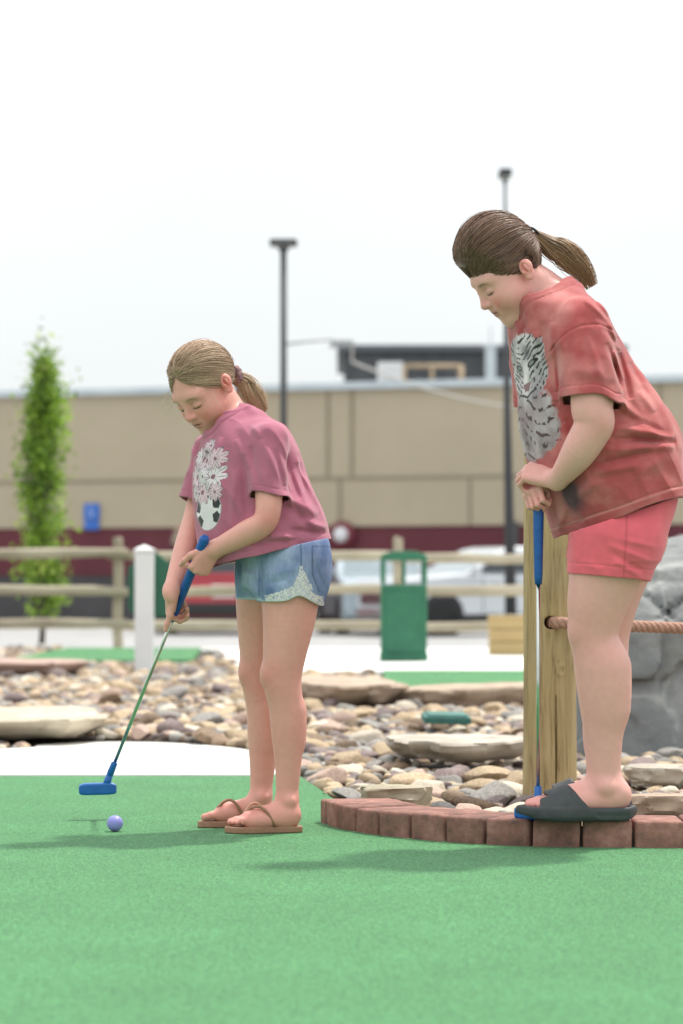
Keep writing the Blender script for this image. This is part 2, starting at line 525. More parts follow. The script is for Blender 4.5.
LOT_Z = -.24     # the parking lot lies a step lower than the course
def ground():
    M_lot = noise_mat('pale_asphalt', (.27, .27, .27), (.36, .355, .35), 1.3, .9, bump=.3, bscale=60, dist=.004)
    M_con = noise_mat('pale_concrete', (.66, .65, .62), (.76, .75, .72), 2.2, .85, bump=.25, bscale=90, dist=.002, detail=8)
    M_turf = turf_mat('putting_turf', (.018, .100, .035), (.122, .39, .143))
    M_soil = noise_mat('stony_soil', (.035, .028, .022), (.12, .095, .07), 22, .95, bump=.8, bscale=90, dist=.01)
    mb = MB(); 
    for x in (-500, 500):
        for y, z in ((-300, -.03), (27.5, -.03), (38, LOT_Z), (1200, LOT_Z)): mb.v.append((x, y, z))
    mb.f = [(0, 4, 5, 1), (1, 5, 6, 2), (2, 6, 7, 3)]; mb.s = [False] * 3
    o = mb.build('ground', M_lot); o['kind'] = 'structure'
    # near putting green
    inner = [tuple(p) for p in spline2([(x + .09, y + .10) for x, y in KERB], 60)]
    a = g2(300, 776.5); b = g2(333, 799)
    poly = [(-7, 1.2), (7, 1.2), (7, 7.6)] + inner[::-1] + [(.0, 7.86), b, a, g2(286, 772), (-.32, 9.50), (-7, 9.50)]
    sheet('putting_green', poly, .002, M_turf, .027)
    global TURF_POLY, PATH_POLY
    TURF_POLY = poly
    up = [(-7.0, 9.9), (-2.6, 10.4), g2(0, 750.5), g2(40, 746.5), g2(100, 743.5), g2(170, 744.5), g2(225, 748.5), g2(262, 755), (-.24, 9.92), (-.215, 9.70), (-.235, 9.52)]
    up = up[:1] + [tuple(p) for p in spline2(up[1:], 50)]
    PATH_POLY = [(-7.0, 9.502)] + up
    sheet('path', PATH_POLY, .007, M_con, .04, bevel=.004)
    # stony ground under the river rock
    nx, ny = 180, 260
    xs = np.linspace(-9, 9, nx); ys = np.linspace(6.6, 25.9, ny)
    X, Y = np.meshgrid(xs, ys, indexing='ij')
    Z = bed_z(X.ravel(), Y.ravel())
    xf, yf = X.ravel(), Y.ravel(); cov = np.zeros(len(xf), bool)
    for dx, dy in ((0, 0), (.08, 0), (-.08, 0), (0, .08), (0, -.08)):
        for pl in (TURF_POLY, PATH_POLY): cov |= inside(pl, xf + dx, yf + dy)
    Z = np.where(cov, -.022, Z)
    idx = np.arange(nx * ny).reshape(nx, ny)
    Q = np.stack([idx[:-1, :-1], idx[1:, :-1], idx[1:, 1:], idx[:-1, 1:]], -1).reshape(-1, 4)
    o = mesh_np('soil', np.stack([X.ravel(), Y.ravel(), Z], 1), Q, M_soil); o['kind'] = 'structure'
    # further hole and the walks beyond
    fg = [g2(386, 705.5), g2(424, 703.5), g2(560, 704), (4.8, 15.2), (4.8, 18.9), (.28, 18.9)]
    sheet('far_putting_green', fg, .075, M_turf, .09)
    sheet('far_path', [(-.62, 18.9), (6.5, 18.9), (6.5, 25.95), (-1.25, 25.95)], .069, M_con, .09, bevel=.01)
    sheet('side_putting_green', [(-2.6, 21.6), (-1.15, 21.6), (-1.30, 25.9), (-2.55, 25.9)], .071, M_turf, .09)
    sheet('far_walk', [(-9, 25.96), (9, 25.96), (9, 26.7), (-9, 26.7)], .05, M_con, .09, bevel=.01)
    return M_con, M_turf

def bed_z(X, Y):
    base = .0 + .02 * np.clip((Y - 8.6) / 3, 0, 1) + .03 * np.clip((Y - 12) / 6, 0, 1)
    return base + .018 * vnoise(np.stack([X * 1.3, Y * 1.1, X * 0], 1), 3) - .012

# =================================================================== RIVER ROCK
def stone_mats():
    pal = {'tan': ((.33, .235, .14), (.52, .40, .265)), 'grey': ((.17, .158, .145), (.33, .31, .285)), 'purple_grey': ((.145, .105, .10), (.27, .205, .195)),
           'cream': ((.46, .39, .295), (.66, .59, .485)), 'brown': ((.13, .085, .052), (.26, .18, .115)), 'pinkish': ((.34, .23, .18), (.50, .365, .30))}
    return {k: noise_mat('stone_' + k, a, b, 9, .78, bump=.35, bscale=60, dist=.004, rand=.16, detail=7) for k, (a, b) in pal.items()}

def stone_shape(seed, sub):
    bm = bmesh.new(); bmesh.ops.create_icosphere(bm, subdivisions=sub, radius=1)
    V = np.array([v.co[:] for v in bm.verts]); F = np.array([[v.index for v in f.verts] for f in bm.faces]); bm.free()
    g = np.random.default_rng(seed)
    d = 1 + .16 * vnoise(V * 1.1 + g.random(3) * 50, seed) + .07 * vnoise(V * 2.3 + g.random(3) * 50, seed + 1) + (.025 * vnoise(V * 5 + 9, seed + 2) if sub > 2 else 0)
    V = V * d[:, None]
    for k in range(9):                        # worn facets
        n = nrm(g.normal(size=3)); off = g.uniform(.52, .84)
        s = V @ n - off
        V = V - np.where(s > 0, s * .9, 0)[:, None] * n
    V = V * np.array([1.0, g.uniform(.62, .9), g.uniform(.34, .62)])
    return V, F

def place_on(V, r, rz, tx, ty, c):
    cz, sz = math.cos(rz), math.sin(rz)
    M = Matrix.Translation(c) @ Euler((tx, ty, rz)).to_matrix().to_4x4() @ Matrix.Scale(r, 4)
    return M

SLABS_2D = []
def slab(label, c, rx, ry, h, rz, seed, mat, z=None, tilt=(0, 0)):
    """big flat fieldstone with a broken outline"""
    g = np.random.default_rng(seed); n = 22
    a = np.sort((np.arange(n) + g.uniform(-.35, .35, n)) * 2 * np.pi / n)
    rr = 1 + g.uniform(-.13, .10, n)
    px, py = np.sign(np.cos(a)) * np.abs(np.cos(a)) ** .7 * rr * rx, np.sign(np.sin(a)) * np.abs(np.sin(a)) ** .7 * rr * ry
    bm = bmesh.new()
    lay = []
    for k, (zz, sc) in enumerate(((0, .74), (.25, .86), (.55, .95), (.88, 1.0), (1.0, .975))):
        j = g.uniform(-.018, .018, n) * (1 if k in (1, 2, 3) else .4)
        lay.append([bm.verts.new((x * (sc + jj), y * (sc + jj), h * zz)) for x, y, jj in zip(px, py, j)])
    for k in range(4):
        for i in range(n): bm.faces.new((lay[k][i], lay[k][(i + 1) % n], lay[k + 1][(i + 1) % n], lay[k + 1][i]))
    tc_ = [bm.verts.new((v.co.x * .55, v.co.y * .55, h * (1.0 + g.uniform(-.05, .05)))) for v in lay[-1]]
    for i in range(n): bm.faces.new((lay[-1][i], lay[-1][(i + 1) % n], tc_[(i + 1) % n], tc_[i]))
    bm.faces.new(tc_); bm.faces.new(lay[0][::-1])
    bmesh.ops.triangulate(bm, faces=[f for f in bm.faces if len(f.verts) > 4])
    bmesh.ops.subdivide_edges(bm, edges=bm.edges[:], cuts=2, use_grid_fill=True)
    V = np.array([v.co[:] for v in bm.verts])
    dn = .006 * fbm(V * 6 + seed, 3, seed) * min(1, h / .06); dx_ = .012 * fbm(V * np.array([14, 14, 50]) + seed, 3, seed + 9)
    for v, d_, e_ in zip(bm.verts, dn, dx_):
        v.co.z += d_; q_ = Vector((v.co.x / rx, v.co.y / ry, 0)).length; v.co.x += e_ * (q_ > .7); v.co.y += e_ * (q_ > .7)
    bmesh.ops.recalc_face_normals(bm, faces=bm.faces)
    me = bpy.data.meshes.new('flat_stone'); bm.to_mesh(me); bm.free()
    me.polygons.foreach_set('use_smooth', [True] * len(me.polygons)); me.set_sharp_from_angle(angle=R(32))
    o = link('flat_stone', me, mat)
    zz = float(bed_z(np.array([c[0]]), np.array([c[1]]))[0]) if z is None else z
    o.location = (c[0], c[1], zz); o.rotation_euler = (tilt[0], tilt[1], rz)
    tag(o, label, 'flat stone', 'large flat stones lying in the rock bed')
    SLABS_2D.append((c[0], c[1], rx * .92, ry * .92, rz))
    return o

def rocks():
    mats = stone_mats(); names = list(mats); prob = np.array([.32, .20, .15, .13, .14, .06])
    # flat stones
    def gc(px, py, z=.05): p = G(px, py, z); return (p[0], p[1])
    ms_t = noise_mat('slab_tan', (.36, .31, .23), (.54, .475, .365), 5, .8, bump=.5, bscale=28, dist=.006, detail=8)
    ms_g = noise_mat('slab_grey', (.30, .26, .21), (.50, .45, .38), 6, .8, bump=.6, bscale=24, dist=.008, detail=8)
    ms_b = noise_mat('slab_brown', (.30, .22, .16), (.46, .36, .27), 6, .8, bump=.6, bscale=24, dist=.008, detail=8)
    ms_p = noise_mat('slab_pink', (.36, .23, .19), (.47, .33, .28), 6, .8, bump=.6, bscale=24, dist=.008, detail=8)
    slab('broad cream slab left of the putter with a flat top, at the photo edge', gc(18, 716, .10), .36, .62, .085, .1, 3, ms_t, z=.03)
    slab('long pinkish slab at the far left edge of the rock bed', gc(-4, 665, .12), .58, .45, .10, .05, 5, ms_p, z=.05)
    slab('broad brown slab just behind the legs of the putting girl', gc(345, 691, .10), .27, .75, .125, .08, 8, ms_b, z=.03)
    slab('long brown slab along the near edge of the far green', gc(468, 700, .07), .34, .32, .12, .16, 11, ms_b, z=.02, tilt=(0, -.05))
    slab('long pale grey slab with a dark broken front edge, nearest the wooden post', gc(460, 748, .07), .25, .30, .070, .02, 14, ms_g, z=.035)
    slab('blocky olive stone lying just behind the brick kerb', gc(395, 797, .06), .098, .075, .075, .1, 17, noise_mat('slab_olive', (.27, .235, .16), (.43, .385, .28), 9, .8, bump=.6, bscale=40, dist=.006, detail=8), z=.015)
    slab('brown-tan angular stone behind the heel of the watching girl', gc(655, 806, .05), .11, .075, .060, .12, 21, ms_b, z=.02)
    slab('grey-brown broad stone resting under the tip of the big boulder', gc(664, 775, .05), .12, .10, .06, -.2, 23, ms_g, z=.02)
    # dart throwing
    g = np.random.default_rng(11)
    kerb_in = spline2([(x + .16, y + .16) for x, y in KERB], 80)
    pts = []
    cell = {}
    bands = [(7.2, 9.6, 3200), (9.6, 12.5, 4200), (12.5, 17, 6000), (17, 25.8, 9000)]
    far_poly = [(.25, 15.2), (4.9, 15.1), (4.9, 19.1), (.25, 19.1)]
    kerb_x = spline2(KERB, 120)
    for (d0, d1, n) in bands:
        Y = g.uniform(d0, d1, n * 3); X = g.uniform(-1, 1, n * 3) * (.122 * Y + 1.15)
        rad = np.clip(g.lognormal(math.log(.043), .40, n * 3), .022, .080)
        ok = ~inside(TURF_POLY, X, Y) & ~inside(PATH_POLY, X, Y) & ~inside(far_poly, X, Y)
        ok &= ~((X > -.60 - .09 * (Y - 18.9)) & (Y > 18.7)) & ~((X > -2.6) & (X < -1.1) & (Y > 21.4))
        for dx, dy in ((1, 0), (-1, 0), (0, 1), (0, -1)):
            ok &= ~inside(TURF_POLY, X + dx * rad * .75, Y + dy * rad * .75) & ~inside(PATH_POLY, X + dx * rad * .3, Y + dy * rad * .3)
        # keep off the kerb bricks, the post and the boulder
        kx = np.interp(X, kerb_x[:, 0], kerb_x[:, 1]); ok &= (Y > kx + .27 + rad * .5) | (X < -.06)
        ok &= ~((X < .10) & (Y < 7.95) & (np.hypot(X + .06, Y - 7.66) < .16 + rad))
        ok &= np.hypot(X - .618, Y - 8.30) > .085 + rad * .55
        ok &= ~((X > .86 - rad * .3) & (Y > 10.5 - rad * .4) & (Y < 11.5))
        for (sx, sy, ra, rb, rz) in SLABS_2D:
            c_, s_ = math.cos(-rz), math.sin(-rz); u = ((X - sx) * c_ - (Y - sy) * s_) / (ra + rad * .35); v = ((X - sx) * s_ + (Y - sy) * c_) / (rb + rad * .35)
            ok &= (np.abs(u) ** 3 + np.abs(v) ** 3) > 1
        k = 0
        for x, y, r in zip(X[ok], Y[ok], rad[ok]):
            ci, cj = int(x // .25), int(y // .25); good = True
            for a in (ci - 1, ci, ci + 1):
                for b in (cj - 1, cj, cj + 1):
                    for (x2, y2, r2) in cell.get((a, b), ()):
                        if (x - x2) ** 2 + (y - y2) ** 2 < (.74 * (r + r2)) ** 2: good = False; break
                    if not good: break
                if not good: break
            if good:
                cell.setdefault((ci, cj), []).append((x, y, r)); pts.append((x, y, r)); k += 1
                if k >= n: break
    pts = np.array(pts)
    # second, smaller layer filling the gaps
    m = len(pts)
    fill = pts[g.integers(0, m, int(m * .9))]; fx = fill[:, 0] + g.normal(0, .07, len(fill)); fy = fill[:, 1] + g.normal(0, .07, len(fill))
    ok = ~inside(TURF_POLY, fx, fy) & ~inside(PATH_POLY, fx, fy) & ~inside(far_poly, fx, fy) & ~((fx > -.60 - .09 * (fy - 18.9)) & (fy > 18.7))
    for dx, dy in ((1, 0), (-1, 0), (0, 1), (0, -1)): ok &= ~inside(TURF_POLY, fx + dx * .035, fy + dy * .035) & ~inside(PATH_POLY, fx + dx * .01, fy + dy * .01)
    kx = np.interp(fx, kerb_x[:, 0], kerb_x[:, 1]); ok &= (fy > kx + .27) | (fx < -.06)
    ok &= ~((fx < .10) & (fy < 7.95) & (np.hypot(fx + .06, fy - 7.66) < .2)) & (np.hypot(fx - .618, fy - 8.3) > .12)
    fill = np.stack([fx, fy, g.uniform(.022, .042, len(fx))], 1)[ok]
    allp = np.concatenate([pts, fill]); isfill = np.arange(len(allp)) >= m
    seen = (np.abs(allp[:, 0]) < .119 * allp[:, 1]) & ~isfill
    size = np.where(seen, allp[:, 2] / allp[:, 1], 0)
    top = set(np.argsort(-size)[:290].tolist())
    shapes = [stone_shape(100 + i, 3) for i in range(14)]; low = [stone_shape(200 + i, 2) for i in range(10)]
    meshes = {}
    bz = bed_z(allp[:, 0], allp[:, 1])
    look = {'tan': 'tan rounded river stone lying in the rock bed', 'grey': 'grey rounded river stone lying in the rock bed', 'purple_grey': 'dark purplish rounded river stone in the rock bed',
            'cream': 'pale cream rounded river stone in the rock bed', 'brown': 'dark brown rounded river stone in the rock bed', 'pinkish': 'pinkish rounded river stone in the rock bed'}
    SV, SF, SC = [], [], []; o = 0
    pal = {'tan': (.44, .33, .215), 'grey': (.25, .235, .215), 'purple_grey': (.20, .155, .145), 'cream': (.58, .51, .41), 'brown': (.20, .135, .085), 'pinkish': (.43, .31, .25)}
    for i, (x, y, r) in enumerate(allp):
        kind = names[g.choice(6, p=prob)]
        rz = g.uniform(0, 6.28); tx, ty = g.normal(0, .17, 2)
        z = bz[i] + r * g.uniform(.16, .40) * (.5 if isfill[i] else 1)
        if i in top:
            s = int(g.integers(14)); key = (s, kind)
            if key not in meshes:
                ob = mesh_np('river_stone', shapes[s][0], shapes[s][1], mats[kind]); ob.data.set_sharp_from_angle(angle=R(40)); meshes[key] = ob
            else:
                ob = meshes[key].copy(); COL.objects.link(ob)
            ob.location = (x, y, z); ob.rotation_euler = (tx, ty, rz); ob.scale = (r * 1.12,) * 3
            tag(ob, look[kind], 'stone', kind.replace('_', ' ') + ' river stones in the rock bed')
        else:
            V, F = low[int(g.integers(10))] if y < 13.5 else low[int(g.integers(10))]
            M = np.array(Euler((tx, ty, rz)).to_matrix())
            SV.append((V * r * 1.12) @ M.T + np.array([x, y, z])); SF.append(F + o); o += len(V)
            SC.append(np.tile(np.array(pal[kind]) * g.uniform(.78, 1.2), (len(V), 1)))
    SV = np.concatenate(SV)
    ob = mesh_np('river_gravel', SV, np.concatenate(SF), vcol_mat('stone_mix', .8, bump=.4, bscale=45, dist=.004, mottle=.22, mscale=22), None, True, np.concatenate(SC))
    tag(ob, 'mixed river stones filling the rest of the rock bed', 'stones', None, 'stuff')
    # small green lid half hidden among the stones
    p = G(446, 722, .06)
    o = MB().box((0, 0, 0), (.20, .20, .03)).box((0, 0, .019), (.17, .17, .008)).build('valve_box_lid', noise_mat('green_lid', (.03, .13, .11), (.04, .17, .14), 20, .6), bevel=.004)
    o.location = (p[0], p[1], .075); o.rotation_euler = (.05, .02, .05); tag(o, 'small dark green plastic valve box lid among the stones', 'lid')

# =================================================================== KERB, POST, ROPE, BOULDER
def kerb():
    m, nt, b = new_mat('clay_brick'); L = nt.links.new
    tc = N(nt, 'ShaderNodeTexCoord'); oi = N(nt, 'ShaderNodeObjectInfo')
    va = N(nt, 'ShaderNodeVectorMath', operation='MULTIPLY_ADD'); L(oi.outputs['Random'], va.inputs[0]); va.inputs[1].default_value = (31, 17, 23); L(tc.outputs['Object'], va.inputs[2])
    n1 = N(nt, 'ShaderNodeTexNoise'); n1.inputs['Scale'].default_value = 18; n1.inputs['Detail'].default_value = 8; n1.inputs['Roughness'].default_value = .7; L(va.outputs[0], n1.inputs['Vector'])
    cr = N(nt, 'ShaderNodeValToRGB'); e = cr.color_ramp.elements
    e[0].position = .3; e[0].color = (.11, .068, .056, 1); e[1].position = .72; e[1].color = (.40, .215, .175, 1); el = e.new(.5); el.color = (.25, .118, .092, 1)
    L(n1.outputs['Fac'], cr.inputs['Fac'])
    hs = N(nt, 'ShaderNodeHueSaturation'); mr = N(nt, 'ShaderNodeMapRange'); mr.inputs['To Min'].default_value = .82; mr.inputs['To Max'].default_value = 1.2
    L(oi.outputs['Random'], mr.inputs['Value']); L(mr.outputs['Result'], hs.inputs['Value']); L(cr.outputs['Color'], hs.inputs['Color'])
    L(hs.outputs['Color'], b.inputs['Base Color']); b.inputs['Roughness'].default_value = .88
    n2 = N(nt, 'ShaderNodeTexNoise'); n2.inputs['Scale'].default_value = 150; n2.inputs['Detail'].default_value = 5; L(va.outputs[0], n2.inputs['Vector'])
    bp = N(nt, 'ShaderNodeBump'); bp.inputs['Strength'].default_value = .55; bp.inputs['Distance'].default_value = .003; L(n2.outputs['Fac'], bp.inputs['Height']); L(bp.outputs['Normal'], b.inputs['Normal'])
    root = empty('brick_kerb', (.356, 6.99, 0)); tag(root, 'low curved kerb of worn red bricks edging the green', 'kerb')
    g = np.random.default_rng(3); rl = Vector(root.location)
    for i in range(len(KERB) - 1):
        p, q = np.array(KERB[i]), np.array(KERB[i + 1]); t = (q - p); ln = np.linalg.norm(t); t /= ln; nn = np.array([-t[1], t[0]]); gap = .004
        nn2 = nn
        dep = .20
        def pt(u, v): return p + t * u + nn * v
        tw = .010 * (1 if 0 < i < 9 else 0)
        poly = [pt(gap, 0), pt(ln - gap, 0), pt(ln - gap - tw, dep), pt(gap + tw, dep)]
        c = (p + q) / 2 + nn * dep / 2
        o = MB().prism([(x - c[0], y - c[1]) for x, y in poly], -.02, .067 + g.uniform(-.002, .002)).build('brick', m, root, bevel=.009, seg=3)
        V = np.array([v.co[:] for v in o.data.vertices])
        d = .0022 * fbm(V * 40 + i * 7, 3, i)
        for v, dd in zip(o.data.vertices, d): v.co += v.co.normalized() * float(dd)
        o.location = Vector((c[0], c[1], 0)) - rl; o.rotation_euler = (g.normal(0, .008), g.normal(0, .008), 0)
        o.data.polygons.foreach_set('use_smooth', [True] * len(o.data.polygons))
    sheet('mortar_bed', [tuple(p) for p in spline2([(x + .02, y + .03) for x, y in KERB], 50)] + [tuple(p) for p in spline2([(x + .14, y + .15) for x, y in KERB], 50)][::-1], .040,
          noise_mat('mortar', (.09, .075, .065), (.16, .14, .12), 40, .95), .05)

def wood_post():
    m, nt, b = new_mat('weathered_timber'); L = nt.links.new
    tc = N(nt, 'ShaderNodeTexCoord'); mp = N(nt, 'ShaderNodeMapping'); mp.inputs['Scale'].default_value = (1, 1, .07); L(tc.outputs['Object'], mp.inputs['Vector'])
    n1 = N(nt, 'ShaderNodeTexNoise'); n1.inputs['Scale'].default_value = 55; n1.inputs['Detail'].default_value = 7; n1.inputs['Roughness'].default_value = .65; n1.inputs['Distortion'].default_value = .6; L(mp.outputs['Vector'], n1.inputs['Vector'])
    n0 = N(nt, 'ShaderNodeTexNoise'); n0.inputs['Scale'].default_value = 5; n0.inputs['Detail'].default_value = 4; L(tc.outputs['Object'], n0.inputs['Vector'])
    cr = N(nt, 'ShaderNodeValToRGB'); e = cr.color_ramp.elements
    e[0].position = .28; e[0].color = (.11, .07, .03, 1); e[1].position = .70; e[1].color = (.50, .39, .205, 1); el = e.new(.46); el.color = (.36, .265, .125, 1)
    L(n1.outputs['Fac'], cr.inputs['Fac'])
    mx = N(nt, 'ShaderNodeMix', data_type='RGBA', blend_type='MIX'); mr = N(nt, 'ShaderNodeMapRange'); mr.inputs['From Min'].default_value = .5; mr.inputs['From Max'].default_value = .75; mr.inputs['To Max'].default_value = .5
    L(n0.outputs['Fac'], mr.inputs['Value']); L(mr.outputs['Result'], mx.inputs[0]); L(cr.outputs['Color'], mx.inputs[6]); mx.inputs[7].default_value = (.40, .34, .20, 1)
    L(mx.outputs[2], b.inputs['Base Color']); b.inputs['Roughness'].default_value = .85
    bp = N(nt, 'ShaderNodeBump'); bp.inputs['Strength'].default_value = .6; bp.inputs['Distance'].default_value = .004; L(n1.outputs['Fac'], bp.inputs['Height']); L(bp.outputs['Normal'], b.inputs['Normal'])
    X0, Y0, top = .618, 8.30, 1.05; r0 = .0775
    hz = .65 + (HOR - 622.5) * 8.25 / FPX
    def fn(p, c, r):
        q = p.astype(np.float64); x, y, z = q[:, 0] - X0, q[:, 1] - Y0, q[:, 2]
        rr = np.hypot(x, y); a = np.arctan2(y, x)
        rad = r0 + .0015 * vnoise(np.stack([np.cos(a) * 3, np.sin(a) * 3, z * 2.2], 1), 2) + .0012 * vnoise(np.stack([np.cos(a) * 18, np.sin(a) * 18, z * 3], 1), 3) + .006 * np.clip(.3 - z, 0, 1)
        d = rr - rad
        d = smax(d, z - top + .0 * x, .012)
        # drying crack down the face
        ca = -math.pi / 2 + .10 + .10 * np.sin(z * 4.2) + .035 * np.sin(z * 17)
        cw = (.0016 + .0012 * np.sin(z * 7 + 1)) * np.clip((hz - z) * 12, 0, 1) * np.clip((z + .05) * 6, 0, 1)
        cr = np.maximum(np.abs((a - ca) * r0) - cw, (r0 - .035) - rr); d = np.maximum(d, np.minimum(-cr, .004 + 0 * cr) * -1 * -1 if False else np.where(cw > .0003, -np.maximum(np.abs((a - ca) * r0) - cw, .045 - rr), -1))
        # bored hole for the rope
        hx = x - (-.004); hzz = z - hz
        hole = np.maximum(np.hypot(hx, hzz * .95) - .0185, y - .0)
        d = np.maximum(d, -hole)
        # knot
        kx, kz = x - .030, z - (.65 + (HOR - 670) * 8.22 / FPX)
        kd = np.hypot(kx, kz * .8); d = d - .0022 * np.exp(-((kd - .012) / .005) ** 2) * (y < 0) + .002 * np.exp(-(kd / .005) ** 2) * (y < 0)
        return d.astype(np.float32)
    V, Q = mesh_sdf(fn, (X0 - .10, Y0 - .10, -.06), (X0 + .10, Y0 + .10, top + .02), .004, slack=1.5)
    o = mesh_np('wooden_post', V - np.array([X0, Y0, 0]), Q, m); o.location = (X0, Y0, 0)
    tag(o, 'thick round timber post with a long crack and a rope hole, behind the leaning girl', 'post')
    # rope: three twisted strands
    rp = vcol_mat('rope', .85, bump=.5, bscale=350, dist=.002, mottle=.15, mscale=80)
    A_, B_ = np.array([X0 - .004, Y0 - .02, hz]), np.array([2.35, 8.95, .44])
    K = 620
    way = np.array([A_, [X0 + .004, Y0 - .075, hz], [X0 + .030, Y0 - .103, hz - .001], [X0 + .10, Y0 - .105, hz - .004], [X0 + .34, Y0 + .02, hz - .016], [X0 + .85, Y0 + .24, hz - .036], B_])
    al = np.concatenate([[0], np.cumsum(np.linalg.norm(np.diff(way, axis=0), axis=1))]); tt = np.linspace(0, al[-1], K); t = (tt / al[-1])[:, None]
    cen = np.stack([catmull(al, way[:, k], tt) for k in range(3)], 1)
    T = nrm(B_ - A_); u = nrm(np.cross(T, (0, 0, 1))); w = np.cross(T, u); mb = MB()
    Ln = np.linalg.norm(B_ - A_); ro = A_
    cs = []
    for k in range(3):
        ph = t[:, 0] * Ln / .062 * 2 * np.pi + k * 2 * np.pi / 3
        cs.append(cen + .0085 * (np.cos(ph)[:, None] * u + np.sin(ph)[:, None] * w) - ro)
    V, Q, C = tubes_np(np.array(cs), np.full((3, K), .0098), np.tile(np.array((.40, .225, .165)), (3, K, 1)), 9)
    o = mesh_np('rope', V, Q, rp, None, True, C); o.location = A_
    tag(o, 'thick twisted brown rope strung from the timber post past the boulder', 'rope')
    q0 = 2.35
    o = MB().lathe([(.078, -.05), (.078, .98), (.07, 1.0)], n=28).build('wooden_post', m); o.location = (2.40, 8.97, 0)
    tag(o, 'timber post outside the right edge carrying the other end of the rope', 'post')

def boulder():
    m, nt, b = new_mat('slate_boulder'); L = nt.links.new
    tc = N(nt, 'ShaderNodeTexCoord')
    n1 = N(nt, 'ShaderNodeTexNoise'); n1.inputs['Scale'].default_value = 3.5; n1.inputs['Detail'].default_value = 9; n1.inputs['Roughness'].default_value = .62; L(tc.outputs['Object'], n1.inputs['Vector'])
    cr = N(nt, 'ShaderNodeValToRGB'); e = cr.color_ramp.elements
    e[0].position = .3; e[0].color = (.11, .116, .116, 1); e[1].position = .72; e[1].color = (.30, .302, .292, 1); el = e.new(.52); el.color = (.18, .186, .185, 1)
    L(n1.outputs['Fac'], cr.inputs['Fac'])
    # pale mineral veins
    vo = N(nt, 'ShaderNodeTexVoronoi', feature='DISTANCE_TO_EDGE'); vo.inputs['Scale'].default_value = 1.9
    nd = N(nt, 'ShaderNodeTexNoise'); nd.inputs['Scale'].default_value = 2.4; nd.inputs['Detail'].default_value = 4; L(tc.outputs['Object'], nd.inputs['Vector'])
    va = N(nt, 'ShaderNodeVectorMath', operation='MULTIPLY_ADD'); L(nd.outputs['Color'], va.inputs[0]); va.inputs[1].default_value = (.55, .55, .55); L(tc.outputs['Object'], va.inputs[2]); L(va.outputs[0], vo.inputs['Vector'])
    mr = N(nt, 'ShaderNodeMapRange'); mr.inputs['From Min'].default_value = .0; mr.inputs['From Max'].default_value = .045; mr.inputs['To Min'].default_value = .4; mr.inputs['To Max'].default_value = 0; L(vo.outputs['Distance'], mr.inputs['Value'])
    ng = N(nt, 'ShaderNodeMath', operation='MULTIPLY'); L(mr.outputs['Result'], ng.inputs[0])
    mr2 = N(nt, 'ShaderNodeMapRange'); mr2.inputs['From Min'].default_value = .45; mr2.inputs['From Max'].default_value = .62; L(n1.outputs['Fac'], mr2.inputs['Value']); L(mr2.outputs['Result'], ng.inputs[1])
    mx = N(nt, 'ShaderNodeMix', data_type='RGBA'); L(ng.outputs[0], mx.inputs[0]); L(cr.outputs['Color'], mx.inputs[6]); mx.inputs[7].default_value = (.60, .60, .57, 1)
    L(mx.outputs[2], b.inputs['Base Color']); b.inputs['Roughness'].default_value = .72
    n2 = N(nt, 'ShaderNodeTexNoise'); n2.inputs['Scale'].default_value = 26; n2.inputs['Detail'].default_value = 7; L(tc.outputs['Object'], n2.inputs['Vector'])
    bp = N(nt, 'ShaderNodeBump'); bp.inputs['Strength'].default_value = .6; bp.inputs['Distance'].default_value = .012; L(n2.outputs['Fac'], bp.inputs['Height']); L(bp.outputs['Normal'], b.inputs['Normal'])
    c = np.array([1.72, 11.05, .0])
    g = np.random.default_rng(42)
    ns = 34; seeds = np.stack([g.uniform(-1, 1, ns), g.uniform(-.05, .9, ns), g.uniform(-.013, .013, ns), g.uniform(-.16, .16, ns), g.uniform(-.20, .20, ns)], 1)
    pl = [((-.83, 0, .3), (-1, -.12, .12)), ((0, -.42, .3), (.05, -1, .10)), ((.1, -.40, .62), (-.1, -.75, .66)), ((0, .5, .3), (0, 1, .1)), ((.95, 0, .3), (1, -.1, .1)), ((0, 0, .80), (-.10, -.12, 1)),
          ((-.60, -.1, .70), (-.8, -.25, .6)), ((.70, -.1, .74), (.7, -.2, .7)), ((.35, -.42, .30), (.22, -1, .02))]
    pl = [(np.array(a), nrm(n)) for a, n in pl]
    def fn(p, cc, r):
        q = p.astype(np.float64) - c
        d = np.full(len(q), -9.)
        w = .022 * fbm(q * 2.4, 3, 5)
        for a, n in pl: d = smax(d, (q - a) @ n + w, .010)
        # broken plates stepping back from the face
        qx = q[:, 0] + .05 * vnoise(q * 5, 61) + .02 * vnoise(q * 13, 62); qz = q[:, 2] + .05 * vnoise(q * 5, 63) + .02 * vnoise(q * 13, 64)
        dd = (qx[:, None] - seeds[None, :, 0]) ** 2 + (qz[:, None] - seeds[None, :, 1]) ** 2
        j = dd.argmin(1); s_ = seeds[j]
        d = d + s_[:, 2] + s_[:, 3] * (q[:, 0] - s_[:, 0]) + s_[:, 4] * (q[:, 2] - s_[:, 1])
        d = d + .007 * fbm(q * np.array([8, 8, 14.]), 4, 12)
        v1 = np.abs((q[:, 0] + .48) + (q[:, 2] - .52) * .9 + .06 * vnoise(q * 4, 15)); v2 = np.abs((q[:, 0] + .48) - (q[:, 2] - .52) * 1.3 + .05 * vnoise(q * 5, 16))
        d = d + .018 * np.exp(-(v1 / .018) ** 2) * (q[:, 2] > .52) + .018 * np.exp(-(v2 / .018) ** 2) * (q[:, 2] > .52)
        return (d * .8).astype(np.float32)
    V, Q = mesh_sdf(fn, c + np.array([-1.1, -.65, -.08]), c + np.array([1.25, .75, 1.0]), .014, slack=1.4)
    o = mesh_np('boulder', V - c, Q, m); o.data.set_sharp_from_angle(angle=R(38)); o.location = c
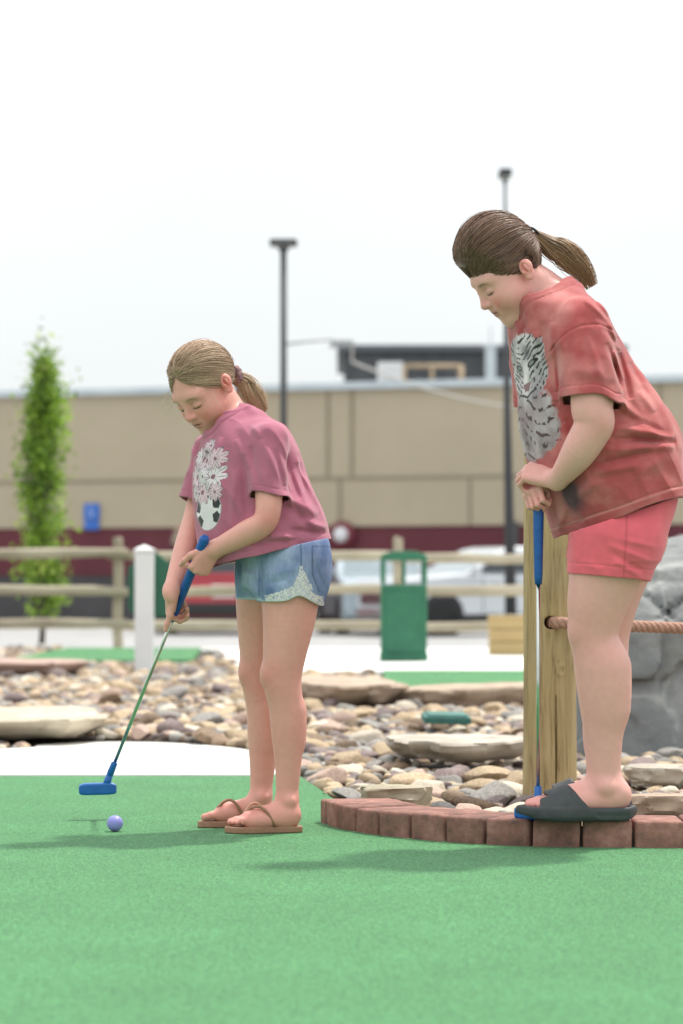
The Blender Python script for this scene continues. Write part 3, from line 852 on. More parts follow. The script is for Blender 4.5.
    tag(o, 'large grey slate boulder with broken plates behind the rope', 'boulder')

# =================================================================== PEOPLE
M_SKIN = vcol_mat('skin', rough=.46, bump=.16, bscale=420, dist=.0008, sss=.18, mottle=.035, mscale=60, spec=.38)
M_CLOTH = vcol_mat('cotton', rough=.92, bump=.3, bscale=900, dist=.0006, mottle=.05, mscale=45, spec=.15, sheen=.25)
M_DENIM = vcol_mat('denim', rough=.9, bump=.35, bscale=1100, dist=.0006, mottle=.10, mscale=160, spec=.15, stretch=(1, 1, .35))
M_HAIR = vcol_mat('hair', rough=.42, spec=.45)
M_EVA = noise_mat('foam_rubber', (.040, .044, .048), (.052, .057, .060), 40, .62, bump=.1, bscale=300, dist=.0006)
M_TANLEATHER = noise_mat('tan_leather', (.30, .155, .095), (.36, .19, .12), 60, .6, bump=.2, bscale=250, dist=.0008)
M_BLUE = noise_mat('blue_rubber', (.004, .075, .30), (.006, .10, .37), 60, .48, bump=.15, bscale=500, dist=.0005)
M_BLUEP = noise_mat('blue_plastic', (.004, .10, .37), (.006, .125, .42), 30, .34)
M_STEEL = noise_mat('chrome_steel', (.50, .53, .49), (.60, .62, .58), 20, .2, metallic=1.0)
M_LACE = noise_mat('scrunchie_cloth', (.10, .06, .07), (.45, .27, .28), 90, .9, bump=.4, bscale=200, dist=.002)

class HeadFrame:
    def __init__(s, C, F, U, sc):
        s.C = np.asarray(C, float); F = nrm(F); U = np.asarray(U, float); U = nrm(U - F * (U @ F))
        s.F, s.U, s.L = F, U, np.cross(U, F); s.sc = sc
        s.Rm = np.stack([s.F, s.L, s.U])
    def w(s, f, l, u): return s.C + s.sc * (f * s.F + l * s.L + u * s.U)
    def loc(s, P): return ((np.asarray(P, float) - s.C) @ s.Rm.T) / s.sc

def head_grp(H, chub=0.0, es=1.0, eu=0.0):
    g = Grp(); sc = H.sc
    def e(f, l, u, rf, rl, ru, k=.01, op='+'):
        g.add(Ell(H.w(f, l, u), np.array([rf, rl, ru]) * sc, H.Rm), k * sc, op)
    def c(p, q, ra, rb, k=.01, op='+'):
        g.add(Cap(H.w(*p), H.w(*q), ra * sc, rb * sc), k * sc, op)
    e(-.012, 0, .030, .094, .076, .082)                       # cranium
    e(.030, 0, -.030, .058, .060 + chub * .5, .072, .03)      # face
    c((.010, .030, -.055), (.058, .010, -.090), .028, .020, .03)
    c((.010, -.030, -.055), (.058, -.010, -.090), .028, .020, .03)
    e(.064, 0, -.092, .017, .020, .014, .022)                 # chin
    if chub: e(.028, 0, -.092, .040, .042, .026, .03)
    for s in (1, -1):
        e(.052, s * .037, -.036, .026 + chub, .024 + chub, .028, .03)   # cheeks
        e(.066, s * .026, .024, .014, .026, .010, .03)                  # brow
    for s in (1, -1):
        e(.096, s * .032, .004, .020, .018, .012, .014, '-')            # sockets
        e(.0725, s * .032, -.001, .0135, .0165, .0125, .004)            # lids
    c((.084, 0, .010), (.101, 0, -.024), .0065, .0088, .012)            # nose
    e(.0985, 0, -.027, .0105, .0105, .0085, .008)
    for s in (1, -1):
        e(.0915, s * .0115, -.029, .0095, .0068, .0070, .006)
        e(.098, s * .0065, -.0365, .006, .0036, .0030, .003, '-')
    e(.078, 0, -.056, .014, .026, .020, .016)                           # muzzle
    e(.0900, 0, -.0515, .0065, .0165, .0045, .005)                      # lips
    e(.0880, 0, -.0610, .0075, .0145, .0055, .004)
    e(.0975, 0, -.0560, .008, .020, .0016, .004, '-')
    for s in (1, -1):                                                  # ears
        e(-.014, s * .0780, -.006 + eu, .0195 * es, .0075, .0340 * es, .006)
        e(-.018, s * .0830, .004 + eu, .0190 * es, .0080, .0225 * es, .004)
        e(-.010, s * .0900, .003 + eu, .0105 * es, .0100, .0185 * es, .003, '-')
        e(-.013, s * .0870, .002 + eu, .0035, .0060, .0130 * es, .003)
        e(-.002, s * .0850, -.004 + eu, .0045, .0045, .0060, .003)
        e(-.006, s * .0785, -.027 * es + eu, .008 * es, .006, .009 * es, .004)
    return g

def hand_grp(wrist, A, Nn, side, s, curls, thumb, spread=.05):
    """palm, four fingers bent towards the palm, thumb; side +1 left, -1 right"""
    g = Grp(); A = nrm(A); Nn = np.asarray(Nn, float); Nn = nrm(Nn - A * (Nn @ A))
    X = np.cross(Nn, A) if side > 0 else np.cross(A, Nn)
    w = np.asarray(wrist, float)
    def p(a, x, n): return w + s * (a * A + x * X + n * Nn)
    kn = [(.083, -.0285, 0), (.087, -.0095, .003), (.083, .0095, .002), (.075, .0270, -.002)]
    for i, k in enumerate(kn):
        g.add(Cap(p(.004, k[1] * .55, -.002), p(*k), .0155 * s, .0108 * s), .014 * s)
    g.add(Cap(p(.012, -.016, -.008), p(.050, -.030, -.006), .016 * s, .011 * s), .012 * s)    # thenar
    g.add(Cap(p(.015, .018, -.006), p(.060, .024, -.006), .013 * s, .011 * s), .012 * s)
    L = [(.042, .025, .021), (.046, .029, .022), (.043, .027, .022), (.034, .020, .019)]
    rad = [.0088, .0090, .0086, .0076]
    for i in range(4):
        q = p(*kn[i]); th = 0; r = rad[i] * s
        for j in range(3):
            th += R(curls[i][j])
            dr = nrm(math.cos(th) * A - math.sin(th) * Nn + X * spread * (i - 1.5) * (1 if j == 0 else .3))
            q2 = q + dr * L[i][j] * s
            g.add(Cap(q, q2, r * 1.04, r * .92), (.006 if j == 0 else .0025) * s)
            q = q2; r *= .92
    q = p(.022, -.030, -.006); r = .0118 * s
    for dr, l in zip(thumb, (.036, .030, .022)):
        v = nrm(dr[0] * A + dr[1] * X + dr[2] * Nn)
        q2 = q + v * l * s
        g.add(Cap(q, q2, r, r * .88), .006 * s); q = q2; r *= .88
    return g

def foot_grp(ank, heel, toe, side, s, z0):
    """bare foot standing on height z0; heel and toe are floor points under the ends"""
    g = Grp(); heel = np.array([heel[0], heel[1], z0]); toe = np.array([toe[0], toe[1], z0])
    A = nrm(toe - heel); Ln = np.linalg.norm(toe - heel); Zv = np.array([0, 0, 1.])
    X = np.cross(Zv, A) * side          # towards the little toe
    X = -np.cross(A, Zv) * side
    def p(a, x, z): return heel + A * a * Ln + X * x * Ln + Zv * z * Ln
    Rm = np.stack([A, X, Zv])
    g.add(Ell(p(.13, 0, .125), np.array([.125, .115, .13]) * Ln, Rm), .02)
    g.add(Cap(p(.17, 0, .16), np.asarray(ank, float), .115 * Ln, .118 * Ln), .03)
    g.add(Cap(p(.20, .01, .13), p(.60, .00, .115), .118 * Ln, .092 * Ln), .03)
    g.add(Cap(p(.25, .05, .075), p(.66, .10, .065), .072 * Ln, .060 * Ln), .03)
    g.add(Cap(p(.30, -.01, .21), p(.62, -.05, .110), .075 * Ln, .070 * Ln), .03)
    g.add(Cap(p(.55, -.07, .085), p(.70, -.085, .080), .078 * Ln, .074 * Ln), .03)
    g.add(Cap(p(.55, .07, .065), p(.68, .08, .062), .062 * Ln, .056 * Ln), .03)
    tx = [-.118, -.045, .016, .070, .118]; tl = [.93, .945, .915, .87, .80]; tr = [.052, .034, .031, .030, .028]
    for i in range(5):
        b = p(.70 - .02 * i, tx[i] * .85, .072); m = p((.70 + tl[i]) / 2 + .02, tx[i], .078 if i else .070); t = p(tl[i] - .01, tx[i] * .97, .048)
        g.add(Cap(b, m, tr[i] * Ln * 1.05, tr[i] * Ln), .010); g.add(Cap(m, t, tr[i] * Ln * .98, tr[i] * Ln * .93), .003)
    an = np.asarray(ank, float)
    for sx in (1, -1): g.add(Ell(an + X * sx * .030 * Ln / .2 - Zv * .002, np.array([.013, .011, .013]) * Ln / .2, Rm), .014)
    return g

def gs(P, c, r):
    d = P - np.asarray(c); return np.exp(-(d * d).sum(1) / (r * r))

def mixc(col, c, w): return col * (1 - w[:, None]) + np.asarray(c)[None] * w[:, None]

def skin_cols(V, H, base, blush, warm, spots):
    """skin tone: lips, brows, lashes and redder places"""
    col = np.tile(np.asarray(base, float), (len(V), 1))
    q = H.loc(V); f, l, u = q.T
    al = np.abs(l)
    head = (np.abs(f) < .14) & (al < .12) & (np.abs(u) < .14)
    n = fbm(V * 30, 3, 3)
    for c, r, a in spots: col = mixc(col, warm, np.clip(gs(V, c, r) * a * (1 + .4 * n), 0, 1))
    face = head & (f > 0)
    ck = np.exp(-(((al - .042) / .022) ** 2 + ((u + .034) / .024) ** 2)) * face
    col = mixc(col, blush, np.clip(ck * .75 * (1 + .4 * n), 0, 1))
    ns = np.exp(-(((f - .102) / .014) ** 2 + (l / .013) ** 2 + ((u + .024) / .016) ** 2)) * face
    col = mixc(col, blush, ns * .4)
    ear = np.exp(-(((al - .083) / .010) ** 2 + ((f + .012) / .022) ** 2 + ((u + .0) / .032) ** 2)) * head
    col = mixc(col, blush, np.clip(ear * .75, 0, 1))
    lip = (np.exp(-(((u + .0515) / .0052) ** 4 + (l / (.0195)) ** 4)) + np.exp(-(((u + .0620) / .0060) ** 4 + (l / (.0175)) ** 4))) * (face & (f > .070))
    col = mixc(col, (.46, .165, .15), np.clip(lip, 0, 1) * .75)
    mo = np.exp(-(((u + .0562) / .0016) ** 2 + (l / .021) ** 4)) * (face & (f > .065))
    col = mixc(col, (.16, .05, .045), np.clip(mo * .9, 0, 1))  # shade of the groove between the lips, painted into the colour
    br = np.exp(-(((u - .0235 + 8 * np.maximum(al - .030, 0) ** 2 + .10 * np.abs(al - .034)) / .0036) ** 2 + ((al - .033) / .0185) ** 4)) * (face & (f > .04))
    col = mixc(col, H.brow, np.clip(br * .85, 0, 1))
    lash = np.exp(-(((u + .0085 - .9 * np.maximum(0, np.abs(al - .032)) ** 1.5) / .0024) ** 2 + ((al - .0325) / .0155) ** 6)) * (face & (f > .045))
    col = mixc(col, (.035, .022, .018), np.clip(lash * 1.0, 0, 1))
    lid = np.exp(-(((u - .0075) / .0016) ** 2 + ((al - .032) / .015) ** 4)) * (face & (f > .045))
    col = mixc(col, (.30, .13, .10), np.clip(lid * .45, 0, 1))  # shade of the upper lid crease, painted as a darker line
    return np.clip(col, 0, 1)

# ------------------------------------------------------------------ hair
def scalp_fn(H, hc, hr, hairline, cut):
    """hair mass: thin over the skull at the hairline, fuller towards the back"""
    hl = Ell(H.w(*hc), np.array(hr) * H.sc * .965, H.Rm); sk = Ell(H.w(-.012, 0, .030), (np.array([.094, .076, .082]) - .0005) * H.sc, H.Rm)
    def fn(p, c, r):
        k = hairline(H.loc(p)); e = np.clip(k / .05, 0, 1); e = (e * e * (3 - 2 * e)).astype(np.float32)
        return np.maximum(sk(p) * (1 - e) + hl(p) * e, -((k - cut) * H.sc * .8).astype(np.float32))
    return fn

def tubes_np(curves, rad, cols, n=4):
    """curves (S,K,3) -> tube mesh arrays; rad (S,K); cols (S,K,3)"""
    S, K, _ = curves.shape
    T = np.gradient(curves, axis=1); T /= np.linalg.norm(T, axis=2, keepdims=True) + 1e-9
    ref = np.where(np.abs(T[..., 2:3]) < .8, np.array([0, 0, 1.]), np.array([0, 1., 0]))
    u = np.cross(T, ref); u /= np.linalg.norm(u, axis=2, keepdims=True) + 1e-9
    w = np.cross(T, u)
    a = np.arange(n) * 2 * np.pi / n
    V = curves[:, :, None] + rad[:, :, None, None] * (u[:, :, None] * np.cos(a)[None, None, :, None] + w[:, :, None] * np.sin(a)[None, None, :, None])
    C = np.repeat(cols[:, :, None], n, 2)
    base = (np.arange(S)[:, None, None] * K + np.arange(K - 1)[None, :, None]) * n + np.arange(n)[None, None, :]
    nx = (np.arange(S)[:, None, None] * K + np.arange(K - 1)[None, :, None]) * n + (np.arange(n)[None, None, :] + 1) % n
    Q = np.stack([base, nx, nx + n, base + n], -1).reshape(-1, 4)
    return V.reshape(-1, 3), Q, C.reshape(-1, 3)

def cap_hair(H, hair_c, hair_r, anchor, hairline, n, c_dark, c_light, r, seed, bump=.0, part=None):
    """strands combed over the skull from the hairline to the pony tail's anchor (head coordinates)"""
    g = np.random.default_rng(seed)
    hr = np.asarray(hair_r); hc = np.asarray(hair_c)
    dA = (np.asarray(anchor) - hc) / hr; dA /= np.linalg.norm(dA)
    starts = []
    while len(starts) < n:
        d = g.normal(size=(8000, 3)); d /= np.linalg.norm(d, axis=1)[:, None]
        p = hc + d * hr
        k = hairline(np.array([-.012, 0, .030]) + d * np.array([.098, .080, .086]))
        ok = (k > -.003) & ((k < .012) | (g.random(len(d)) < .30))
        starts += list(d[ok])
    d0 = np.array(starts[:n]); K = 12
    om = np.arccos(np.clip(d0 @ dA, -.999, .999)); t = np.linspace(0, 1, K)
    d = (np.sin((1 - t)[None] * om[:, None])[..., None] * d0[:, None] + np.sin(t[None] * om[:, None])[..., None] * dA) / np.sin(om)[:, None, None]
    # locks: neighbouring strands share a lift
    lockn = vnoise(d0 * 9.0, seed) ; lift = 1 + bump * lockn[:, None] * np.sin(np.pi * t)[None] + g.normal(0, .006, (n, 1)) * np.sin(np.pi * t)[None] ** .5
    stray = (g.random(n) < .05) * g.uniform(.015, .055, n)
    lift = lift + np.where(t[None] < .05, -.012, 0) + stray[:, None] * np.sin(np.pi * np.clip(t * g.uniform(.8, 1.1), 0, 1))[None]
    p = hc + d * hr * lift[..., None]
    sk = np.array([-.012, 0, .030]) + d * (np.array([.094, .076, .082]) + .004)      # lies close to the skull where it starts
    kk = hairline(sk.reshape(-1, 3)).reshape(n, K)
    e = np.clip(kk / .05, 0, 1); e = (e * e * (3 - 2 * e))[..., None]
    p = sk * (1 - e) + p * e
    wav = (g.normal(0, .0012, (n, 1, 3)) * np.sin(t * np.pi * 2 + g.random((n, 1)) * 6)[..., None])
    p = p + wav
    wp = H.C + H.sc * (p @ H.Rm)
    tone = np.clip(.5 + .33 * vnoise(d0 * 14, seed + 5) + g.normal(0, .17, n), 0, 1)
    col = np.asarray(c_dark) * (1 - tone[:, None]) + np.asarray(c_light) * tone[:, None]
    cols = np.repeat(col[:, None], K, 1)
    r = np.where(stray > 0, r * .45, r)[:, None]
    rad = r * (.55 + .45 * np.sin(np.pi * np.clip(t * .9 + .08, 0, 1)))[None] * g.uniform(.7, 1.25, (n, 1))
    return tubes_np(wp, rad, cols)

def pony_hair(pts, spread, n, c_dark, c_light, r, seed, tip=None, curl=.0):
    g = np.random.default_rng(seed); pts = np.asarray(pts, float); K = 16
    t = np.linspace(0, 1, K); ts = np.linspace(0, 1, len(pts))
    cen = np.stack([catmull(ts, pts[:, k], t) for k in range(3)], 1)
    sp = catmull(ts, np.asarray(spread), t)
    T = np.gradient(cen, axis=0); T /= np.linalg.norm(T, axis=1)[:, None]
    u = np.cross(T, [0, 1., 0.2]); u /= np.linalg.norm(u, axis=1)[:, None]; w = np.cross(T, u)
    a = g.random(n) * 2 * np.pi; rr = np.sqrt(g.random(n))
    lk = vnoise(np.stack([np.cos(a) * 2, np.sin(a) * 2, rr * 2], 1), seed)
    tw = a[:, None] + .5 * t[None] + lk[:, None] * .5 * t[None]
    end = 1 - .45 * g.random(n) ** 1.6; rr = np.where(g.random(n) < .06, rr * g.uniform(1.1, 1.6, n), rr)
    tt = t[None] * end[:, None]
    cx = np.stack([np.interp(tt, t, cen[:, k]) for k in range(3)], -1)
    ux = np.stack([np.interp(tt, t, u[:, k]) for k in range(3)], -1); wx = np.stack([np.interp(tt, t, w[:, k]) for k in range(3)], -1)
    s = np.interp(tt, t, sp) * rr[:, None]
    p = cx + s[..., None] * (np.cos(tw)[..., None] * ux + np.sin(tw)[..., None] * wx)
    p = p + curl * np.sin(tt * 9 + lk[:, None] * 3 + g.normal(0, .7, (n, 1)))[..., None] * ux * tt[..., None]
    tone = np.clip(.5 + .4 * lk + g.normal(0, .16, n), 0, 1)
    cd, cl = np.asarray(c_dark), np.asarray(c_light)
    cols = (cd * (1 - tone[:, None]) + cl * tone[:, None])[:, None] * (np.ones((1, K, 1)))
    if tip is not None: cols = cols * (1 - .45 * tt[..., None]) + np.asarray(tip) * .45 * tt[..., None]
    rad = r * (1 - .6 * t[None] ** 2) * g.uniform(.7, 1.3, (n, 1))
    return tubes_np(p, rad, cols)

def join_np(parts):
    V, Q, C = [], [], []; o = 0
    for v, q, c in parts: V.append(v); Q.append(q + o); C.append(c); o += len(v)
    return np.concatenate(V), np.concatenate(Q), np.concatenate(C)

def fold_field(lines, P, D0, near=True, yc=None):
    """soft ridges and valleys along lines given in picture rows on the garment's near side"""
    x = P[:, 0] * FPX / D0 + 341.5; z = HOR - (P[:, 2] - CAMZ) * FPX / D0
    d = np.zeros(len(P), np.float32)
    for (ax, ay, bx, by, w, amp) in lines:
        vx, vy = bx - ax, by - ay; L2 = vx * vx + vy * vy
        h = ((x - ax) * vx + (z - ay) * vy) / L2
        hc = np.clip(h, 0, 1)
        dd = np.hypot(x - ax - hc * vx, z - ay - hc * vy)
        d += amp * np.exp(-(dd / w) ** 2) * np.clip(4 * hc * (1 - hc), 0, 1) ** .6
    if yc is not None: d *= (1 / (1 + np.exp((P[:, 1] - yc) / .02))).astype(np.float32)
    return d

# ------------------------------------------------------------------ the girl who putts
def girl_putting():
    D0 = 7.42
    def P(px, py, dy=0.0): return W(px, py, D0 + dy)
    root = empty('person', (P(262, 826)[0], D0, .002))
    tag(root, 'blonde girl in pink t-shirt and denim shorts bending to putt a ball', 'person', 'girls playing minigolf')
    ro = np.array(root.location)
    def put(name, V, Q, mat, col, parent=root):
        if parent is root or True:
            return mesh_np(name, V - ro, Q, mat, parent, True, col)
    H = HeadFrame(P(204.5, 389, .0), (-.53, -.55, -.645), (-.53, -.40, .74), .95)
    H.brow = (.34, .20, .13)
    # ---- putter line
    gtop, gbot = P(205, 538, -.16), P(110.5, 773, .32)
    gdir = nrm(gbot - gtop)
    def on(y):
        t = (y - 538) / (773 - 538.); return gtop + (gbot - gtop) * t
    # ---- body
    B = Grp()
    tors = Grp()
    tors.chain([P(287, 562), P(272, 520), P(252, 470), P(243, 435)], [.095, .085, .090, .075], .04)
    tors.add(Cap(P(264, 445, -.10), P(216, 449, .12), .036, .036), .04)
    tors_s = Grp(); tors_s.l = list(tors.l)      # trunk without the neck, for the shirt
    tors.chain([P(242, 436, .01), P(231, 412, .015), P(220, 396, .02)], [.046, .040, .042], .02)
    B.add(tors, 0)
    B.add(head_grp(H, 0.0, .85), .012)
    sr, er, wr = P(213, 449, .14), P(195, 517, .10), P(171.5, 590, -.06)
    sl, el, wl = P(270, 440, -.125), P(266, 519, -.185), P(215, 549, -.135)
    armL = Grp().chain([sl, P(269, 484, -.16), el], [.040, .037, .0325], .02); armR = Grp().chain([sr, P(204, 485, .13), er], [.040, .036, .031], .02)
    B.add(Grp().chain([sl, P(269, 484, -.16), el, P(245, 534, -.165), wl], [.040, .037, .0325, .0325, .0225], .02), .012)
    sr, er, wr = P(213, 449, .14), P(195, 517, .10), P(171.5, 590, -.06)
    B.add(Grp().chain([sr, P(204, 485, .13), er, P(185, 550, .03), wr], [.040, .036, .031, .031, .021], .02), .012)
    # legs
    B.add(Grp().chain([P(290, 570, -.065), P(289.5, 612, -.075), P(285, 650, -.08), P(282, 678, -.08), P(286, 706, -.078), P(288, 732, -.075), P(288, 765, -.075), P(287, 796, -.075)],
                      [.085, .0715, .058, .0515, .0455, .0445, .0345, .0285], .03)
          .add(Ell(P(267.5, 675, -.084), (.017, .025, .027)), .02).add(Cap(P(292, 712, -.07), P(293, 742, -.07), .036, .028), .02), .02)
    B.add(Grp().chain([P(266, 570, .085), P(263, 612, .09), P(261, 650, .095), P(260, 678, .095), P(263, 706, .095), P(264, 732, .095), P(262.5, 765, .095), P(261, 792, .095)],
                      [.085, .0715, .058, .0515, .0455, .0445, .0345, .0285], .03)
          .add(Ell(P(246, 673, .088), (.017, .025, .027)), .02).add(Cap(P(268, 712, .09), P(269, 742, .09), .036, .028), .02), .02)
    zs = .0205
    hL, tL = P(300, 826, -.075), P(226, 826, -.115)
    hR, tR = P(272, 822, .095), P(198, 822, .075)
    B.add(foot_grp(P(288, 800, -.075), hL, tL, +1, 1, zs), .02)
    B.add(foot_grp(P(261.5, 796, .095), hR, tR, -1, 1, zs), .02)
    # hands
    s = .80
    A = nrm((-.06, .72, -.60)); Nn = nrm((-.96, -.12, .0))
    gp = on(603); wrist = gp - A * .066 * s + nrm(Nn - A * (Nn @ A)) * .026 * s
    B.add(Cap(wr, wrist, .0215, .019), .012)
    B.add(hand_grp(wrist, A, Nn, -1, s, [(50, 72, 45), (60, 75, 45), (68, 80, 45), (72, 80, 45)],
                   [(.72, -.60, .20), (.72, -.55, .30), (.72, -.5, .25)], .03), .008)
    A2 = nrm((-.52, .10, -.80)); N2 = nrm((.45, -.88, -.10))
    gp2 = on(563) + np.array([.010, 0, 0]); wrist2 = gp2 - A2 * .070 * s + nrm(N2 - A2 * (N2 @ A2)) * .030 * s
    B.add(Cap(wl, wrist2, .0225, .020), .012)
    B.add(hand_grp(wrist2, A2, N2, +1, s, [(78, 85, 55), (80, 85, 55), (82, 85, 55), (84, 85, 55)],
                   [(.75, -.50, -.05), (.9, -.15, -.30), (.85, .1, -.5)], .03), .008)
    V, Q = mesh_sdf(lambda p, c, r: B.ev(p, c, r), (-.52, 7.05, .0), (.02, 7.95, 1.33), .0022)
    V = smooth_masked(V, Q, [(H.C, .125), (wrist + A * .07, .085), (wrist2 + A2 * .06, .085), (tL + np.array([.05, 0, 0]), .09), (tR + np.array([.05, 0, 0]), .09)])
    base, blush, warm = (.725, .352, .290), (.73, .215, .18), (.67, .245, .20)
    spots = [(P(270, 679, -.13), .045, .6), (P(247, 676, .05), .045, .6), (P(288, 812, -.08), .06, .5), (P(240, 820, -.1), .08, .6), (P(210, 815, .08), .07, .6),
             (P(268, 519, -.21), .035, .5), (P(186, 606, .02), .04, .5), (P(200, 560, -.1), .05, .4), (P(293, 730, -.1), .07, .25)]
    col = skin_cols(V, H, base, blush, warm, spots)
    body = put('body', V, Q, M_SKIN, col)
    # ---- t-shirt
    Ld, Fd = np.array([.52, -.85, 0]), np.array([-.85, -.52, 0])
    O = P(267, 552); A3 = nrm(P(236, 415) - O + np.array([0, .0, 0]))
    lof = Loft(O, A3, Ld, [])if False else None
    s_ = 1 / 373.3
    def ring(pL, pR, a, dy=0.0):
        c = P((pL[0] + pR[0]) / 2, (pL[1] + pR[1]) / 2, dy)
        w = math.hypot(pR[0] - pL[0], pR[1] - pL[1]) / 2 * s_
        b = math.sqrt(max(w * w - (a * .52) ** 2, .03 ** 2)) / .85
        return c, a, b
    rings = [ring((209, 612), (336, 578), .178), ring((206, 571), (328, 537), .178), ring((200, 538), (319, 510), .170), ring((196, 506), (308, 484), .160), ring((194.5, 478), (299, 461), .153),
             ring((196, 453), (289, 439), .145), ring((203, 441), (277, 421), .118), ring((209, 433), (258, 409), .072), ring((212, 427), (250, 402), .052)]
    X3 = nrm(Ld - A3 * (Ld @ A3)); Y3 = np.cross(A3, X3)
    st = []
    for c, a, b in rings:
        q = c - O; st.append((q @ A3, q @ X3, q @ Y3, a, b))
    T = Loft(O, A3, Ld, st, n=2.2)
    t_hem = st[1][0]
    SLl = Cap(P(266, 452, -.118), P(268, 520, -.185), .054, .0515); SLl_e = P(268, 496, -.165)
    dLl = nrm(P(264, 520, -.155) - P(271, 443, -.115)) + np.array([-.10, 0, .0])
    SLr = Cap(P(213, 453, .138), P(194, 520, .105), .054, .056); SLr_e = P(195, 503, .12); dLr = nrm(P(188, 520, .105) - P(213, 452, .13))
    neckc = Collar(P(225, 424, .0), np.array([-24., -8., 41.]), .059)
    folds = [(251, 447, 262, 500, 3.0, -.004), (262, 440, 284, 487, 3.2, .004), (276, 450, 284, 490, 2.5, -.004), (270, 446, 270, 480, 3, .002),
             (284, 495, 318, 515, 4, .006), (282, 500, 312, 528, 4, -.006), (284, 492, 300, 522, 3, .004), (292, 470, 316, 522, 4, .004), (297, 462, 309, 505, 3, -.004),
             (300, 520, 327, 528, 3.5, .006), (290, 530, 325, 533, 3, -.006), (270, 536, 310, 541, 4, .006), (255, 545, 300, 540, 3, -.005),
             (240, 540, 216, 560, 5, .005), (250, 550, 222, 565, 4, -.005), (236, 470, 232, 530, 4, .004), (228, 445, 226, 480, 3, -.003), (244, 455, 248, 520, 4, -.005),
             (222, 437, 212, 470, 2.5, .003), (216, 434, 204, 465, 2.5, -.004), (207, 440, 198, 470, 2.2, .004), (252, 425, 262, 440, 3, .003), (280, 445, 300, 500, 3, -.003), (236, 440, 250, 470, 3, .003)]
    def shirt(p, c, r):
        f = 1.7 * fold_field(folds, p, 7.32, yc=D0 + .02)
        q = p.astype(np.float64)
        f = f + (-.008 * np.abs(vnoise(np.stack([q[:, 0] * 24 + q[:, 2] * 14, q[:, 1] * 16, q[:, 2] * 10 - q[:, 0] * 5], 1), 4)) + .003 * vnoise(np.stack([q[:, 0] * 40 + q[:, 2] * 10, q[:, 1] * 30, q[:, 2] * 18], 1), 44) + .003).astype(np.float32)
        thh = np.clip(((p - O.astype(np.float32)) @ A3.astype(np.float32) - t_hem) / .03, .25, 1)
        f = f * thh
        dt = smin(T(p), tors_s.ev(p, c, r) - .007, .02) - f
        sL = smin(SLl(p), armL.ev(p, c, r) - .007, .012); sR = smin(SLr(p), armR.ev(p, c, r) - .007, .012)
        pl = ((p - SLl_e.astype(np.float32)) @ dLl.astype(np.float32)); pr = ((p - SLr_e.astype(np.float32)) @ dLr.astype(np.float32))
        pl = pl + .004 * np.sin(q[:, 1] * 60 + q[:, 0] * 40).astype(np.float32)
        f2 = f * .8
        sL = sL - f2; sR = sR - f2
        edge = lambda d, pp: .0012 * np.exp(-((pp + .016) / .0022) ** 2)
        sLo = np.maximum(sL + edge(0, pl), pl); sRo = np.maximum(sR + edge(0, pr), pr)
        th = (p - O.astype(np.float32)) @ A3.astype(np.float32) - t_hem
        th = th + .004 * vnoise(np.stack([q[:, 0] * 18, q[:, 1] * 18, q[:, 2] * 0], 1), 8).astype(np.float32)
        dt2 = dt + .0012 * np.exp(-((th - .017) / .0022) ** 2)
        do = smin(smin(dt2, sLo, .022), sRo, .022)
        nk = neckc(p)
        do = do - .0022 * ((nk > 0) & (nk < .014)) + .0018 * np.exp(-((nk - .0150) / .002) ** 2)
        cav = np.minimum(dt + .007, np.minimum(np.maximum(sL + .006, pl - .008), np.maximum(sR + .006, pr - .008)))
        d = np.maximum(do, -cav)
        d = np.maximum(d, -th)
        return smax(d, -nk, .004).astype(np.float32)
    V, Q = mesh_sdf(shirt, (-.46, 7.15, .62), (.02, 7.86, 1.16), .0021, slack=1.3)
    n = normals_np(V, Q)
    x = (V - O) @ X3; t = (V - O) @ A3
    base = np.array((.405, .130, .190))
    col = np.tile(base, (len(V), 1)) * (1 + .10 * fbm(V * 9, 3, 2))[:, None]
    fr = np.clip((n @ Fd - .0) * 4, 0, 1)
    col = shirt_print_ball(col, x, t - t_hem, fr)
    put('t_shirt', V, Q, M_CLOTH, col)
    # ---- denim shorts
    pel = Loft(P(283.5, 575), (0, 0, 1), (.35, -.94, 0),
               [(-.06, -.0, .0, .135, .105), (.0, 0, 0, .148, .113), (.04, 0, .0, .143, .111), (.10, .0, 0, .135, .108), (.14, 0, 0, .13, .10)])
    gl = Cap(P(292, 560, -.070), P(290.5, 625, -.078), .098, .080)
    gr = Cap(P(270, 560, .080), P(264, 625, .088), .090, .075)
    sf = [(243, 572, 262, 578, 3, .004), (262, 560, 262, 602, 2.2, -.010), (268, 575, 300, 568, 3, .003), (266, 584, 290, 580, 2.5, -.003), (250, 560, 258, 590, 3, -.003), (313, 560, 326, 590, 2, -.003)]
    def shorts(p, c, r):
        f = fold_field(sf, p, 7.42, yc=D0 + .05)
        q = p.astype(np.float64)
        f = f + (.0022 * vnoise(q * np.array([30, 30, 22.]), 9)).astype(np.float32)
        a = pel(p) - f; l = gl(p) - f; rr = gr(p) - f
        px = q[:, 0] * FPX / 7.42 + 341.5
        hem = (.65 + (HOR - 601) * 7.45 / FPX) + .0165 * np.exp(-((px - 300) / 9.5) ** 2) - .012 * np.exp(-((px - 322) / 8) ** 2)
        hemL = (hem - p[:, 2]).astype(np.float32); hemR = ((.65 + (HOR - 599) * 7.55 / FPX) - p[:, 2]).astype(np.float32)
        lo = np.maximum(l, hemL); ro_ = np.maximum(rr, hemR)
        a = smax(a, (P(286, 588)[2] - p[:, 2]).astype(np.float32), .02)
        do = smin(smin(a, lo, .05), ro_, .04)
        cav = np.minimum(a + .008, np.minimum(l + .007, rr + .007))
        d = np.maximum(do, -cav)
        top = (p - O.astype(np.float32)) @ A3.astype(np.float32) - t_hem - .004
        return np.maximum(d, top).astype(np.float32)
